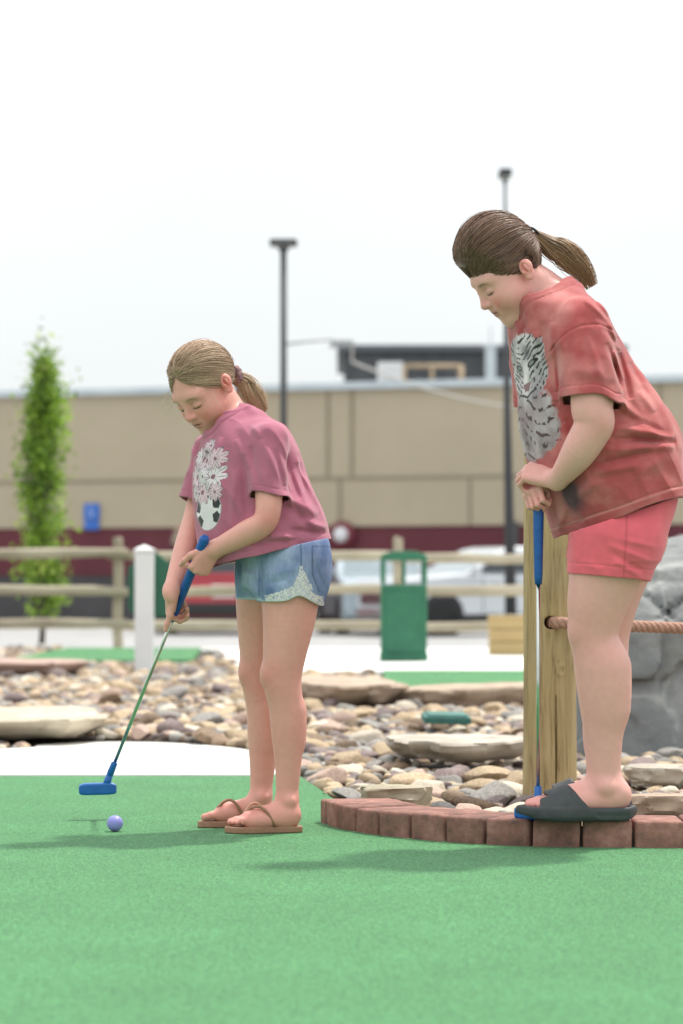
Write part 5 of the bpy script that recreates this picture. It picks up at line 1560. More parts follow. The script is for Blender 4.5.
def shirt_print_tiger(col, x, t, fr, V):
    """pale big-cat head over a shoulder, printed large on the chest"""
    tc = .425
    y = (t - tc) / .72
    head = ((np.abs(x) / .100) ** 2.2 + (np.abs(y + .0) / .125) ** 2.2)
    bodyd = np.minimum((x / .115) ** 2 + ((y + .16) / .09) ** 2, ((x + .01) / .125) ** 2 + ((y + .235) / .085) ** 2)
    nz = fbm(V * 38, 3, 31)
    nf = fbm(V * 130, 2, 35); hm = np.clip((1.0 + .10 * nz + .14 * nf - head) * 7, 0, 1); bm = np.clip((1.0 + .10 * nz + .16 * nf - bodyd) * 4, 0, 1) * .9
    ears = np.clip((1.0 - (((np.abs(x) - .066) / .030) ** 2 + ((y - .105) / .032) ** 2)) * 6, 0, 1)
    m = np.maximum(hm, bm) * fr
    ax = np.abs(x)
    tone = np.clip(.50 + .30 * fbm(V * 22, 4, 33) + .18 * np.exp(-(x / .02) ** 2 - ((y + .02) / .06) ** 2), .10, .78)
    c = tone[:, None] * np.array((1.0, .90, .94))
    c = c * (1 - .35 * np.clip((-y - .08) / .12, 0, 1))[:, None]
    shade = np.clip(np.exp(-(((ax - .05) / .03) ** 2 + ((y + .10) / .05) ** 2)) + .9 * np.exp(-((x + .02) / .08) ** 2 - ((y + .17) / .045) ** 2), 0, 1)
    c = c * (1 - .62 * shade[:, None]) + np.array((.22, .16, .20)) * .62 * shade[:, None]
    wob = .012 * fbm(V * 30, 2, 41)
    ph = (y - .7 * ax + wob) * 2 * np.pi / .021
    stripe = (np.sin(ph) > .48 - .25 * np.clip(ax - .02, 0, .05) / .05) & (y > -.09) & (head < 1.08) & ~((ax < .022) & (y < .03) & (y > -.10)) & (fbm(V * 85, 2, 51) > -.20)
    ph2 = (y + .5 * x + .9 * wob) * 2 * np.pi / .042
    stripe2 = (np.sin(ph2 + 2 * np.sin(x * 40)) > .55) & (y < -.105) & (fbm(V * 70, 2, 52) > .0)
    c = np.where((stripe | stripe2)[:, None], np.array((.045, .04, .045)), c)
    eye = ((ax - .040) / .016) ** 2 + ((y - .010 - .25 * (ax - .040)) / .009) ** 2
    c = np.where((eye < 1.6)[:, None], np.array((.03, .028, .03)), c); c = np.where((eye < .45)[:, None], np.array((.22, .24, .24)), c)
    nose = (ax < .022 - .5 * np.clip(-(y + .055), 0, .03)) & (y < -.050) & (y > -.078)
    c = np.where(nose[:, None], np.array((.25, .13, .14)), c)
    mouth = (np.abs(y + .092 + .3 * np.maximum(.02 - ax, 0) - .25 * ax) < .004) & (ax < .05)
    c = np.where(mouth[:, None], np.array((.05, .04, .045)), c)
    return col * (1 - m[:, None]) + c * m[:, None]

# =================================================================== BACKGROUND
def far_fence():
    m = noise_mat('split_rail', (.25, .215, .15), (.45, .40, .30), 3, .85, bump=.5, bscale=30, dist=.006, stretch=(.4, 1, 1))
    Y = 26.35; root = empty('rail_fence', (0, Y, 0)); tag(root, 'weathered split-rail fence with three round rails along the parking lot', 'fence')
    g = np.random.default_rng(4); px_post = [-722, -442, -162, 118, 398, 678, 958, 1238]
    xs = [(p - 341.5) * Y / FPX for p in px_post]
    for x in xs:
        mb = MB(); pts = [(x + g.normal(0, .004), 0, z) for z in (-.1, .3, .7, 1.08, 1.1)]
        mb.tube(pts, [.048, .047, .047, .046, .036], 12); mb.build('post', m, root)
    for i in range(len(xs) - 1):
        for zc in (.935, .595, .275):
            a, b = xs[i] - .1, xs[i + 1] + .1; pts = []; rs = []
            dz = g.normal(0, .014, 2)
            for k in range(9):
                u = k / 8; pts.append((a + (b - a) * u, -.055 + g.normal(0, .004) + .03 * (1 if i % 2 else -1), zc + dz[0] * (1 - u) + dz[1] * u + g.normal(0, .005)))
                rs.append(.047 * (1 + g.normal(0, .05)) * (.7 if k in (0, 8) else 1))
            mb = MB(); mb.tube(pts, rs, 10); mb.build('rail', m, root)

def trash_bin():
    m = noise_mat('green_bin_plastic', (.018, .125, .065), (.024, .155, .082), 8, .55)
    md = plain('bin_inside', (.012, .05, .03), .7)
    p = G(403.5, 660.5, .07); root = empty('trash_bin', (p[0], p[1], .07)); tag(root, 'tall green trash bin with a domed hood and two openings', 'trash bin')
    w, d = .35, .42
    b = MB(); b.prism([(-w / 2, -d / 2), (w / 2, -d / 2), (w / 2, d / 2), (-w / 2, d / 2)], 0, .585)
    b.build('body', m, root, bevel=.012)
    f = MB()
    f.box((0, -d / 2 - .006, .30), (w * .78, .012, .46)); f.build('front_panel', m, root, bevel=.004)
    # hood: open frame so that light shows through both openings
    h = MB(); z0, z1 = .589, .765
    for sx in (-1, 0, 1):
        wd = .034 if sx else .024
        for sy in (-1, 1):
            h.box((sx * (w / 2 - .017), sy * (d / 2 - .015), (z0 + z1) / 2), (wd, .03, z1 - z0))
    for sx in (-1, 1): h.box((sx * (w / 2 - .008), 0, z0 + .02), (.016, d - .062, .04))
    h.build('hood_frame', m, root, bevel=.006)
    top = MB(); prof = []; n = 16; vs = []
    for k in range(n + 1):
        a = math.pi * k / n; x = -w / 2 * 1.03 * math.cos(a); z = .768 + .115 * math.sin(a) ** .6 * .62
        vs.append((x, z))
    vs = [(-w / 2 * 1.03, .768)] + [v for v in vs[1:-1]] + [(w / 2 * 1.03, .768)]
    pol = [(x, -d / 2 - .008, z) for x, z in vs] + [(x, d / 2 + .008, z) for x, z in vs]; k = len(vs)
    fs = [tuple(range(k)), tuple(reversed(range(k, 2 * k)))] + [(i, (i + 1) % k, k + (i + 1) % k, k + i) for i in range(k)]
    top.add(pol, fs); top.build('hood', m, root, bevel=.008)
    bs = MB().box((0, 0, .03), (w * 1.04, d * 1.04, .06)); bs.build('base_rim', m, root, bevel=.01)

def sign_post():
    mw = noise_mat('white_vinyl', (.74, .75, .76), (.80, .81, .81), 4, .45); mg = noise_mat('sign_green', (.018, .11, .062), (.022, .13, .075), 5, .5)
    p = G(144.5, 672, .05); s = FPX / p[1]; root = empty('sign_post', (p[0], p[1], .05)); tag(root, 'white square vinyl post with a pointed cap carrying a green sign board', 'sign')
    w = 18.5 / s; top = .65 + (HOR - 552) / s - .05
    mb = MB().box((0, 0, top / 2), (w, w, top)); mb.build('post', mw, root, bevel=.006)
    c = MB(); h = w / 2 * 1.10
    c.prism([(-h, -h), (h, -h), (h, h), (-h, h)], top, top + .018)
    c.add([(-h, -h, top + .018), (h, -h, top + .018), (h, h, top + .018), (-h, h, top + .018), (0, 0, top + .05)], [(0, 1, 4), (1, 2, 4), (2, 3, 4), (3, 0, 4)])
    c.build('cap', mw, root)
    x0, x1 = (127.5 - 144.5) / s, (173 - 144.5) / s; z1 = .65 + (HOR - 551) / s - .05; z0 = .65 + (HOR - 617) / s - .05; ch = .085
    pol = [(x0, z0 + ch * .6), (x0 + ch * .6, z0), (x1 - ch * .6, z0), (x1, z0 + ch * .6), (x1, z1 - ch * 1.3), (x1 - ch * 1.5, z1), (x0 + ch * 1.5, z1), (x0, z1 - ch * 1.3)]
    b = MB(); n = len(pol)
    b.add([(x, w / 2 + .004, z) for x, z in pol] + [(x, w / 2 + .040, z) for x, z in pol], [tuple(range(n)), tuple(reversed(range(n, 2 * n)))] + [(i, n + i, n + (i + 1) % n, (i + 1) % n) for i in range(n)])
    b.build('sign_board', mg, root, bevel=.004)

def young_tree():
    mb_ = noise_mat('bark', (.05, .042, .036), (.12, .10, .085), 14, .9, bump=.6, bscale=60, dist=.006)
    g = np.random.default_rng(9); p = G(41, 652); base = np.array([p[0], p[1], 0]); s = FPX / p[1]
    root = empty('young_tree', base); tag(root, 'slim young columnar tree with bright green leaves by the fence', 'tree')
    H = .65 + (HOR - 350) / s; t = MB(); K = 14
    pts = [(.015 * math.sin(k * .9) + (.035 * k / K), .012 * math.cos(k * 1.3), H * .97 * k / K) for k in range(K + 1)]
    t.tube(pts, [.030 * (1 - .88 * k / K) + .002 for k in range(K + 1)], 9)
    t.build('trunk', mb_, root)
    # limbs and clumps
    prof = lambda u: np.interp(u, [.0, .12, .25, .45, .60, .75, .88, .95, 1.0], [.13, .21, .235, .215, .185, .145, .09, .035, .012])
    cl = []; lb = MB()
    for k in range(150):
        u = g.random() ** .9; z = .33 + u * (H - .37); a = g.uniform(0, 6.28); rr = prof(u) * g.uniform(.25, 1.0)
        wob = 1 + .28 * math.sin(z * 7 + a * 2)
        q = np.array([.035 * z / H + math.cos(a) * rr * wob, math.sin(a) * rr * wob, z])
        if u > .86 and g.random() < .45: continue
        cl.append((q, u))
        z0 = max(.30, z - .30 - rr); b0 = np.array([.035 * z0 / H, 0, z0])
        m_ = (b0 + q) / 2 + np.array([math.cos(a) * .04, math.sin(a) * .04, -.02])
        lb.tube([b0, m_, q], [.007, .005, .002], 5, cap=False)
    lb.build('limbs', mb_, root)
    V, F, C = [], [], []; o = 0
    tones = [np.array((.10, .19, .025)), np.array((.19, .32, .035)), np.array((.30, .46, .065)), np.array((.40, .50, .11))]
    for q, u in cl:
        n = int(g.integers(26, 62)); r = g.uniform(.045, .095); tone = tones[g.choice(4, p=[.22, .36, .28, .14])]
        for j in range(n):
            c = q + g.normal(0, 1, 3) * r * np.array([1, 1, 1.25]); L_ = g.uniform(.020, .042); Wd = L_ * g.uniform(.45, .65)
            d = nrm(g.normal(size=3) + np.array([0, 0, .2])); e = nrm(np.cross(d, g.normal(size=3))); n_ = np.cross(d, e)
            v = [c - d * L_, c + e * Wd + n_ * .004, c + d * L_, c - e * Wd + n_ * .004]
            V += v; F.append((o, o + 1, o + 2, o + 3)); o += 4
            C += [tone * g.uniform(.75, 1.3)] * 4
    m, nt, b = new_mat('leaves'); L = nt.links.new
    at = N(nt, 'ShaderNodeAttribute', attribute_name='Col'); L(at.outputs['Color'], b.inputs['Base Color']); b.inputs['Roughness'].default_value = .5
    tr = N(nt, 'ShaderNodeBsdfTranslucent'); L(at.outputs['Color'], tr.inputs['Color']); mx = N(nt, 'ShaderNodeMixShader'); mx.inputs[0].default_value = .5
    L(b.outputs[0], mx.inputs[1]); L(tr.outputs[0], mx.inputs[2]); L(mx.outputs[0], nt.nodes['Material Output'].inputs['Surface'])
    mesh_np('crown', np.array(V), np.array(F), m, root, False, np.array(C))

# ------------------------------------------------------------------ building
def building():
    M_st = noise_mat('tan_stucco', (.415, .355, .255), (.455, .39, .285), .6, .92, bump=.2, bscale=40, dist=.003)
    M_ma = noise_mat('maroon_band', (.105, .018, .028), (.13, .025, .036), .8, .7)
    M_dk = noise_mat('dark_base', (.055, .052, .055), (.085, .08, .082), .8, .8)
    M_cap = noise_mat('pale_coping', (.45, .52, .56), (.55, .61, .64), .8, .5)
    M_jt = plain('joint_tan', (.27, .23, .165), .9)  # panel joints in a darker tan than the stucco
    M_gut = noise_mat('roof_membrane', (.30, .30, .30), (.38, .38, .37), .5, .9)
    ang = math.atan2(-4.9, 14.8); c = np.array([0, 61.0, 0]); root = empty('commercial_building', c, ang)
    tag(root, 'long tan stucco commercial building with a maroon band and pale coping', 'building')
    W2 = 46; H = 4.9
    MB().box((0, 15, (1.93 + H) / 2), (W2 * 2, 30, H - 1.93)).build('wall', M_st, root)
    MB().box((0, 15, (0.86 + 1.93) / 2 - .002), (W2 * 2 - .1, 29.92, 1.93 - .86)).build('maroon_band', M_ma, root)
    MB().box((0, 15, .28), (W2 * 2 - .06, 29.96, 1.14)).build('dark_base', M_dk, root)
    MB().box((0, .05, H + .08), (W2 * 2 + .1, .35, .16)).build('coping', M_cap, root, bevel=.015)
    MB().box((0, 15.2, H + .02), (W2 * 2 - .2, 29.2, .05)).build('roof', M_gut, root)
    # panel joints
    MB().box((0, -.012, 2.98), (W2 * 2, .03, .055)).build('horizontal_joint', M_jt, root)
    def wx(px): # distance along the wall for a picture column
        k = (px - 341.5) / FPX; return (61 * k) / (math.cos(ang) - math.sin(ang) * k)
    for px, z0, z1, w in [(328, 3.03, H, .07), (352, 3.03, H, .07), (340, 1.93, 2.94, .07), (-60, 1.93, H, .06), (205, 1.95, H, .05), (470, 1.93, 2.94, .05), (660, 1.95, H, .06), (820, 1.95, H, .06), (-260, 1.95, H, .06), (1000, 1.95, H, .06)]:
        MB().box((wx(px), -.012, (z0 + z1) / 2), (w, .024, z1 - z0)).build('vertical_joint', M_jt, root)
    # dark doorway and a wall light on the maroon band
    MB().box((wx(512), -.02, .88), (.30, .06, 2.24)).build('door', M_dk, root)
    r = empty('wall_light', (0, 0, 0)); 
    q = np.array([math.cos(ang), math.sin(ang), 0]); nn = np.array([math.sin(ang), -math.cos(ang), 0])
    pw = c + q * wx(343) + nn * .02; r.location = Vector((pw[0], pw[1], .65 + (HOR - 535) * 61 / FPX)); r.rotation_euler = (0, 0, ang)
    tag(r, 'round pale wall light on the maroon band of the building', 'wall light')
    Mx = Matrix.Rotation(R(90), 3, 'X')
    MB().lathe([(.30, .0), (.30, .08), (.26, .12)], n=24, M=Mx).build('back_plate', plain('wine_paint', (.16, .02, .035), .5), r)
    MB().lathe([(.16, .125), (.17, .16), (.12, .22), (.03, .24)], n=20, M=Mx).build('lens', plain('milk_glass', (.7, .7, .72), .3), r)
    # accessible-parking sign on the wall
    pw = c + q * wx(92.5) + nn * .05; r = empty('parking_sign', (pw[0], pw[1], .65 + (HOR - 517) * pw[1] / FPX), ang); s = FPX / pw[1]
    tag(r, 'blue accessible-parking sign in two panels on the tan wall', 'sign')
    mbl = noise_mat('sign_blue', (.02, .13, .50), (.03, .15, .54), 3, .4); mwh = plain('sign_white', (.75, .77, .8), .5)
    MB().box((0, 0, 5 / s), (17 / s, .02, 17 / s)).build('upper_panel', mbl, r, bevel=.01)
    MB().box((0, 0, -8.6 / s), (16 / s, .02, 8.5 / s)).build('lower_panel', mbl, r, bevel=.01)
    sy = MB(); z0 = 5 / s
    sy.tube([(.045 * math.cos(R(a)) - .01, -.018, z0 - .055 + .045 * math.sin(R(a))) for a in range(-200, 40, 20)], .008, 6)
    sy.tube([(-.02, -.018, z0 + .09), (-.012, -.018, z0 - .01), (.03, -.018, z0 - .015), (.05, -.018, z0 - .07)], .010, 6)
    sy.lathe([(.0, -.006), (.018, -.004), (.018, .004), (.0, .006)], (-.02, -.018, z0 + .115), 12, Mx)
    sy.build('wheelchair_symbol', mwh, r)
    # ---- the dark upper storey on the roof
    root2 = empty('upper_storey', (0, 78, 4.96)); tag(root2, 'dark charcoal metal-clad upper storey rising behind the parapet', 'building')
    s = FPX / 78; x0, x1 = (344 - 341.5) / s, (620 - 341.5) / s; top = .65 + (HOR - 345) / s - 4.96
    M_ch = noise_mat('charcoal_metal', (.050, .055, .062), (.075, .08, .088), .7, .6)
    MB().box(((x0 + x1) / 2, 4, (top - .22) / 2), (x1 - x0, 8, top - .22)).build('wall', M_ch, root2)
    MB().box(((x0 + x1) / 2, 4, top - .1), (x1 - x0 + .4, 8.4, .2)).build('roof', plain('roof_trim', (.09, .10, .115), .5), root2, bevel=.03)
    for k in range(16): MB().box((x0 + .25 + k * .5, -.02, (top - .22) / 2), (.05, .05, top - .24)).build('seam', M_ch, root2)
    # rooftop things
    mwh = noise_mat('unit_white', (.60, .61, .62), (.68, .69, .69), 2, .6); Yr = 66.0; s = FPX / Yr; zr = 4.945
    def rx(px): return (px - 341.5) / s
    def rz(py): return .65 + (HOR - py) / s
    r = empty('air_conditioner', (rx(390.5), Yr, zr)); tag(r, 'white boxy rooftop air conditioner', 'air conditioner')
    hh = rz(362) - zr; MB().box((0, .4, hh / 2), (.60, .8, hh)).build('cabinet', mwh, r, bevel=.02)
    for k in range(5): MB().box((0, -.012, .12 + k * .1), (.44, .02, .04)).build('louvre', plain('grey_louvre', (.35, .36, .37), .6), r)
    r = empty('roof_rail', (rx(432), Yr, zr)); tag(r, 'tan pipe rail standing on the roof beside the white unit', 'rail')
    mt = plain('tan_pipe', (.40, .30, .19), .6); hh = rz(366) - zr
    MB().tube([(-.65, 0, hh), (.68, 0, hh)], .05, 10).build('top_rail', mt, r)
    for x in (-.65, .0, .68): MB().tube([(x, 0, 0), (x, 0, hh + .02)], .07 if x > .5 else .04, 10).build('upright', mt, r)
    r = empty('roof_vent', (rx(477), Yr, zr)); tag(r, 'round white rooftop vent right of the tan rail', 'vent')
    MB().lathe([(.07, 0), (.07, .18)], n=16).build('neck', mwh, r)
    MB().lathe([(.05, .16), (.16, .20), (.19, .30), (.15, .40), (.04, .44)], n=20).build('dome', plain('bright_white', (.82, .83, .83), .4), r)
    r = empty('roof_mast', (rx(494), Yr + 1.5, zr)); tag(r, 'pale blue square mast standing on the roof', 'mast')
    MB().box((0, 0, .72), (.24, .24, 1.44)).box((0, 0, 1.47), (.30, .30, .06)).build('shaft', M_cap, r); MB().tube([(0, 0, 1.48), (0, 0, 2.0)], .02, 6).build('rod', M_cap, r)

def lamps():
    md = noise_mat('dark_bronze_metal', (.030, .032, .036), (.045, .047, .052), 2, .5)
    def lamp(px, pytop, D, r0, r1, hw, label, gpx=None, bend=0.0):
        s = FPX / D; x = (px - 341.5) / s; top = .65 + (HOR - pytop) / s
        root = empty('street_lamp', (x + bend, D, -.02)); tag(root, label, 'street lamp', 'parking lot lamps')
        root.location.z = -.24; top += .24
        MB().lathe([(r0 * 2.4, 0), (r0 * 2.4, .5), (r0 * 2.2, .54)], n=20).build('base', plain('lamp_footing', (.40, .40, .38), .9), root)
        MB().tube([(0, 0, .5), (-bend * .6, 0, top * .5), (-bend, 0, top - .02)], [r0, (r0 + r1) / 2, r1], 14).build('pole', md, root)
        h = MB(); h.prism([(-hw, -.17), (hw, -.17), (hw, .17), (-hw, .17)], top - .03, top + .06); h.build('lamp_head', md, root, bevel=.025, M=Matrix.Translation((-bend, 0, 0)))
        MB().lathe([(r1 * 1.1, top - .12), (hw * .5, top - .032)], (-bend, 0, 0), n=16).build('neck', md, root)
        MB().box((-bend, 0, top - .035), (hw * 1.5, .26, .012)).build('lens', plain('lamp_lens', (.55, .55, .52), .3), root)
    lamp(283.5, 244, 40.5, .055, .046, .20, 'dark lamp post with a flat square head, nearer the fence')
    lamp(505, 175, 33.0, .072, .016, .075, 'tall tapering dark lamp post behind the watching girl', bend=.07)
    # camera arm on the first lamp and the cable strung from it to the roof
    D = 40.5; s = FPX / D; x = (283.5 - 341.5) / s; z = .65 + (HOR - 344) / s
    root = empty('camera_arm', (x + .05, D, z)); tag(root, 'grey bracket arm with a small camera on the nearer lamp post', 'camera')
    mg = plain('bracket_grey', (.34, .35, .36), .5)
    MB().tube([(0, 0, 0), (.35, 0, .04), (.62, 0, .06)], .018, 8).build('arm', mg, root)
    MB().box((.80, 0, .01), (.34, .16, .09)).box((.66, 0, .05), (.06, .06, .06)).build('camera_head', mg, root, bevel=.02)
    a, b = W(352, 362, 45), W(520, 408, 60); pts = []
    for k in range(20):
        u = k / 19; q = a * (1 - u) + b * u; q[2] -= .12 * 4 * u * (1 - u); pts.append(q - a)
    pts = [np.array([(330 - 341.5) * 41 / FPX, 41, z]) - a, np.array([.0, -2, .12])] + pts
    o = MB().tube(pts, .022, 6).build('cable', plain('pale_cable', (.50, .50, .48), .6)); o.location = a
    tag(o, 'pale cable sagging from the camera arm towards the building', 'cable')

# ------------------------------------------------------------------ vehicles
def wheel(root, x, y, r, md, mr):
    w = empty('wheel', (x, y, r)); w.parent = root
    M = Matrix.Rotation(R(90), 3, 'X')
    MB().lathe([(r * .62, -.11), (r * .93, -.11), (r, -.07), (r, .07), (r * .93, .11), (r * .62, .11)], n=28, M=M).build('tyre', md, w)
    MB().lathe([(.02, -.10), (r * .60, -.105), (r * .60, .105), (.02, .10)], n=20, M=M).build('rim', mr, w)

def vehicle(name, label, loc, rz, L_, Wd, H, mat, kind):
    """body is lofted across its width so the cabin leans in; x is forward"""
    root = empty(name, loc, rz); tag(root, label, 'car', 'vehicles parked in the lot')
    gl = noise_mat('tinted_glass', (.02, .025, .03), (.03, .035, .04), 2, .08, coat=.5); blk = plain('black_trim', (.02, .02, .022), .6); tyre = plain('tyre_rubber', (.018, .018, .019), .85)
    rim = plain('wheel_alloy', (.42, .43, .44), .35, .8); chrome = plain('bright_trim', (.6, .61, .62), .25, .9); lens = plain('headlight_lens', (.55, .58, .60), .12); red = plain('tail_lens', (.30, .012, .014), .2)
    h2 = L_ / 2
    if kind == 'suv':
        lower = [(-h2, .32), (-h2 - .03, .55), (-h2, .98), (h2 - 1.05, 1.04), (h2 - .10, .93), (h2, .75), (h2 + .02, .45), (h2 - .05, .28)]
        cabin = [(-h2 + .04, .98), (-h2 + .28, H - .10), (-h2 + .55, H), (h2 - 2.15, H), (h2 - 1.95, H - .04), (h2 - 1.10, 1.04)]
    else:   # pickup
        lower = [(-h2, .42), (-h2, 1.02), (h2 - 1.15, 1.08), (h2 - .10, 1.0), (h2, .82), (h2, .45), (h2 - .05, .32)]
        cabin = [(-.55, 1.05), (-.50, H - .10), (-.40, H), (h2 - 2.35, H), (h2 - 2.15, H - .05), (h2 - 1.30, 1.07)]
    def prof(poly, taper, nm, m_):
        mb = MB(); n = len(poly); cols = []
        for sy, f in ((-1, 1), (1, 1)):
            for x, z in poly:
                t = max(0, z - 1.0) * taper
                cols.append((x, sy * (Wd / 2 - t), z))
        mb.add(cols, [tuple(range(n)), tuple(reversed(range(n, 2 * n)))] + [(i, n + i, n + (i + 1) % n, (i + 1) % n) for i in range(n)])
        return mb.build(nm, m_, root, bevel=.055, seg=3)
    prof(lower, 0, 'body', mat); prof(cabin, .28, 'cabin', mat)
    # glass panels standing 4 mm proud
    glw = noise_mat('sky_glass', (.10, .15, .17), (.15, .20, .22), 2, .06, coat=1.0)  # windscreen only: paler blue base colour imitates the sky reflected in it
    def pane(pts, off, nm='window'):
        n = nrm(np.cross(np.array(pts[1]) - pts[0], np.array(pts[2]) - pts[0])); 
        c = np.mean(pts, 0)
        if n @ (c - np.array([0, 0, 1.1])) < 0: n = -n
        a = [np.array(p) + n * off for p in pts]; b_ = [np.array(p) - n * .02 for p in pts]; k = len(pts)
        MB().add(a + b_, [tuple(range(k)), tuple(reversed(range(k, 2 * k)))] + [(i, k + i, k + (i + 1) % k, (i + 1) % k) for i in range(k)]).build(nm, glw if nm == 'windscreen' else gl, root)
    def wy(z): return Wd / 2 - max(0, z - 1.0) * .28
    (xa, za), (xb, zb) = cabin[-1], cabin[-2]
    e = lambda u: (xa + (xb - xa) * u, za + (zb - za) * u)
    for nm, u0, u1 in (('windscreen', .10, .90),):
        (x0, z0), (x1, z1) = e(u0), e(u1); pane([(x0, -wy(z0) + .10, z0), (x0, wy(z0) - .10, z0), (x1, wy(z1) - .13, z1), (x1, -wy(z1) + .13, z1)], .006, nm)
    (xa2, za2), (xb2, zb2) = cabin[0], cabin[1]
    e2 = lambda u: (xa2 + (xb2 - xa2) * u, za2 + (zb2 - za2) * u)
    (x0, z0), (x1, z1) = e2(.14), e2(.92); pane([(x0, -wy(z0) + .16, z0), (x0, wy(z0) - .16, z0), (x1, wy(z1) - .16, z1), (x1, -wy(z1) + .16, z1)], .008, 'rear_window')
    zt, zb_ = H - .13, 1.10
    xr, xf = cabin[1][0] + .14, cabin[-2][0] - .05; xfb = cabin[-1][0] - .14; xrb = cabin[0][0] + .14
    parts_ = [(0, .48), (.52, 1.0)] if kind == 'pickup' else [(0, .31), (.345, .63), (.665, 1)]
    for sy in (-1, 1):
        for u0, u1 in parts_:
            p = [(xrb + (xfb - xrb) * u0, sy * wy(zb_), zb_), (xrb + (xfb - xrb) * u1, sy * wy(zb_), zb_), (xr + (xf - xr) * u1, sy * wy(zt), zt), (xr + (xf - xr) * u0, sy * wy(zt), zt)]
            pane(p, .006)
        m_ = MB().box((xfb - .05, sy * (Wd / 2 + .11), 1.14), (.12, .20, .15)); m_.build('mirror', mat, root, bevel=.03)
        MB().box((h2 - .10, sy * (Wd / 2 - .24), .80), (.24, .36, .15)).build('headlight', lens, root, bevel=.03)
        MB().box((-h2 + .02, sy * (Wd / 2 - .13), .88), (.10, .20, .30)).build('tail_light', red, root, bevel=.03)
        for u in (.36, .66):
            x = xrb + (xfb - xrb) * u; MB().box((x, sy * (Wd / 2 + .012), .94), (.18, .025, .03)).build('door_handle', chrome, root)
            MB().box((x + .26, sy * (Wd / 2 + .001), .72), (.012, .008, .62)).build('door_gap', blk, root)
        MB().box((0, sy * (Wd / 2 - .01), .33), (L_ - 1.9, .06, .10)).build('sill', blk, root, bevel=.02)
    MB().box((h2 + .005, 0, .66), (.06, Wd - .95, .20)).build('grille', blk, root, bevel=.02)
    for k in range(3): MB().box((h2 + .04, 0, .60 + k * .06), (.02, Wd - 1.0, .022)).build('grille_bar', chrome, root)
    MB().box((h2 + .01, 0, .40), (.12, Wd - .16, .17)).build('front_bumper', mat if kind == 'suv' else chrome, root, bevel=.04)
    MB().box((-h2 - .03, 0, .46), (.14, Wd - .12, .22)).build('rear_bumper', blk if kind == 'suv' else chrome, root, bevel=.04)
    MB().box((-h2 - .045, 0, .78), (.03, .42, .22)).build('number_plate', plain('plate_white', (.75, .76, .76), .4), root, bevel=.006)
    if kind == 'pickup':
        MB().box((-h2 / 2 - .35, 0, 1.035), (h2 - .95, Wd - .24, .03)).build('bed_liner', blk, root)
    for sx in (-1, 1):
        for sy in (-1, 1):
            x = sx * (h2 - .88)
            MB().lathe([(.42, -.02), (.42, .02)], (x, sy * (Wd / 2 - .015), .36), 24, Matrix.Rotation(R(90), 3, 'X')).build('wheel_arch', blk, root)
            wheel(root, x, sy * (Wd / 2 - .09), .355, tyre, rim)
    return root

def vehicles():
    red = noise_mat('red_paint', (.36, .012, .025), (.40, .016, .03), 1, .25, coat=.8); wh = noise_mat('white_paint', (.52, .55, .58), (.58, .61, .63), 1, .25, coat=.6); sv = noise_mat('silver_paint', (.30, .37, .42), (.36, .43, .47), 1, .25, coat=.8)
    D = 49.5
    vehicle('parked_suv', 'red parked sport utility vehicle seen from behind, left of the girl', ((208 - 341.5) * D / FPX, D + 2.2, LOT_Z), R(97), 4.5, 1.9, 2.0, red, 'suv')
    vehicle('parked_suv', 'pale silver parked car facing the fence behind the trash bin', ((378 - 341.5) * D / FPX, D + 1.8, LOT_Z), R(-83), 4.4, 1.78, 1.50, sv, 'suv')
    vehicle('pickup_truck', 'white parked pickup truck with its cab behind the fence, right of the bin', ((505 - 341.5) * 47.5 / FPX, 49.6, LOT_Z), R(207), 5.0, 1.8, 1.56, wh, 'pickup')
    # timber planter at the foot of the fence
    p = G(518, 655, .07); root = empty('timber_planter', (p[0], p[1] + .1, .069)); tag(root, 'yellowish timber planter box on the far white walk near the fence', 'planter')
    my = noise_mat('yellow_timber', (.40, .285, .13), (.50, .375, .18), 4, .8, bump=.4, bscale=30, dist=.004, stretch=(.3, 1, 1))
    for k, z in enumerate((.055, .165, .275)):
        MB().box((0, -.14, z), (.46 + .04 * (k == 2), .05, .104)).build('front_board', my, root, bevel=.006)
        for sx in (-1, 1): MB().box((sx * .205, .02, z), (.05, .26, .104)).build('side_board', my, root, bevel=.006)
        MB().box((0, .175, z), (.46, .05, .104)).build('back_board', my, root, bevel=.006)
    MB().box((0, .01, .25), (.34, .25, .02)).build('soil_fill', plain('planter_soil', (.10, .07, .05), .95), root)

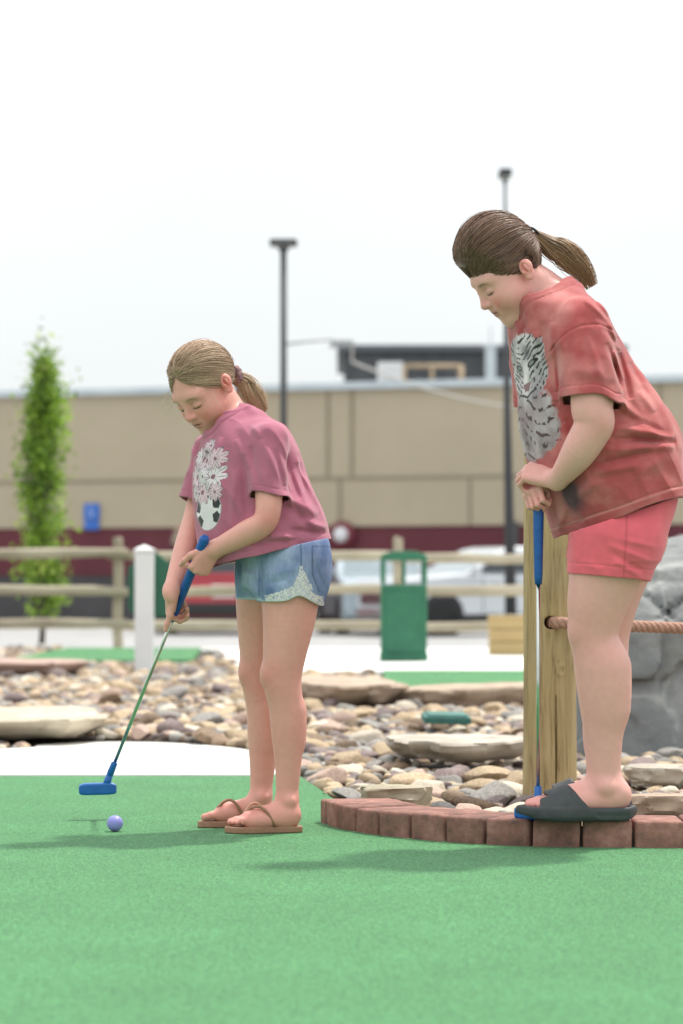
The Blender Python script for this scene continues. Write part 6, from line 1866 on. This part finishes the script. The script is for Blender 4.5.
# ------------------------------------------------------------------ putters and ball
def putter_and_ball(g1, g2_):
    def putter(name_label, top, bot, face, head_half, fx):
        d = nrm(bot - top); L_ = np.linalg.norm(bot - top)
        root = empty('putter', bot); tag(root, name_label, 'putter', 'blue minigolf putters')
        rel = lambda t: top + d * t - bot
        gl = .285 if fx else .225
        MB().tube([rel(-.004), rel(.004), rel(.06), rel(gl - .02), rel(gl)], [.009, .0135, .0132, .0105, .0085], 14).build('grip', M_BLUE, root)
        MB().tube([rel(gl - .01), rel(L_ - .03)], [.0052, .0048], 12).build('shaft', M_STEEL, root)
        return root, rel, L_, d
    # the putter being swung
    root, rel, L_, d = putter('blue putter gripped by the putting girl, its head lifted behind the ball', g1['gtop'], g1['gbot'], None, 0, True)
    hs = MB().tube([rel(L_ - .045), rel(L_ - .005), rel(L_ + .022)], [.0085, .010, .0085], 12)
    def head(rt, c, ax, fw, ln, nm='head'):
        """two-way moulded head: rounded bar with a hollow back and a hosel"""
        ax = nrm(ax); fw = nrm(fw - ax * (fw @ ax)); up = np.cross(ax, fw); up = up if up[2] > 0 else -up
        M = np.stack([ax, fw, up]).astype(np.float32); c = np.asarray(c, float)
        def fn(p, cc, r):
            q = (p - c.astype(np.float32)) @ M.T
            taper = 1 - .35 * np.clip((np.abs(q[:, 0]) - ln * .55) / (ln * .45), 0, 1) ** 2
            b = np.stack([np.abs(q[:, 0]) - (ln - .008), np.abs(q[:, 1]) - .010, np.abs(q[:, 2] + .004 * (1 - taper)) - (.0145 * taper - .004)], 1)
            return (np.linalg.norm(np.maximum(b, 0), axis=1) + np.minimum(b.max(1), 0) - .006).astype(np.float32)
        lo = c - .09; hi = c + .09
        V, Q = mesh_sdf(fn, lo, hi, .0018)
        return mesh_np(nm, V - np.array(rt.location), Q, M_BLUEP, rt)
    hc = g1['gbot'] + np.array([-.036, .004, -.044])
    head(root, hc, (1, .12, .02), (0, -1, 0), .054)
    hs.tube([rel(L_ + .005), hc - g1['gbot'] + np.array([.022, 0, .006])], [.0095, .011], 12)
    hs.build('hosel', M_BLUEP, root)
    # the resting putter
    root, rel, L_, d = putter('blue putter standing upright under the hands of the watching girl', g2_['gtop'], g2_['gbot'], None, 0, False)
    b = g2_['gbot']
    hc = np.array([b[0] - .012, b[1] - .005, .068 + .0145])
    head(root, hc, (.78, -.62, 0), (.62, .78, 0), .052)
    MB().tube([rel(L_ - .035), rel(L_ + .0), hc - b + np.array([.004, 0, .004])], [.0085, .0105, .011], 12).build('hosel', M_BLUEP, root)
    # ball
    p = G(115, 831.5, .002); r = .0213
    m = noise_mat('lilac_ball', (.235, .235, .60), (.265, .265, .64), 5, .38)
    bm = bmesh.new(); bmesh.ops.create_icosphere(bm, subdivisions=5, radius=r)
    ga = math.pi * (3 - math.sqrt(5)); nd = 260; i = np.arange(nd); z = 1 - 2 * (i + .5) / nd; D = np.stack([np.sqrt(1 - z * z) * np.cos(ga * i), np.sqrt(1 - z * z) * np.sin(ga * i), z], 1)
    V = np.array([v.co[:] for v in bm.verts]); U = V / r; c = (U @ D.T).max(1); dep = np.clip((c - math.cos(.105)) / (1 - math.cos(.105)), 0, 1) * .0006
    for v, k in zip(bm.verts, dep): v.co *= (1 - k / r)
    for f in bm.faces: f.smooth = True
    me = bpy.data.meshes.new('golf_ball'); bm.to_mesh(me); bm.free()
    o = link('golf_ball', me, m); o.location = (p[0], p[1], .002 + r); tag(o, 'lilac golf ball lying on the green in front of the putter', 'golf ball')

# =================================================================== BUILD
setup()
ground()
rocks()
kerb()
wood_post()
boulder()
far_fence()
trash_bin()
sign_post()
young_tree()
building()
lamps()
vehicles()
G1 = girl_putting()
G2 = girl_watching()
putter_and_ball(G1, G2)
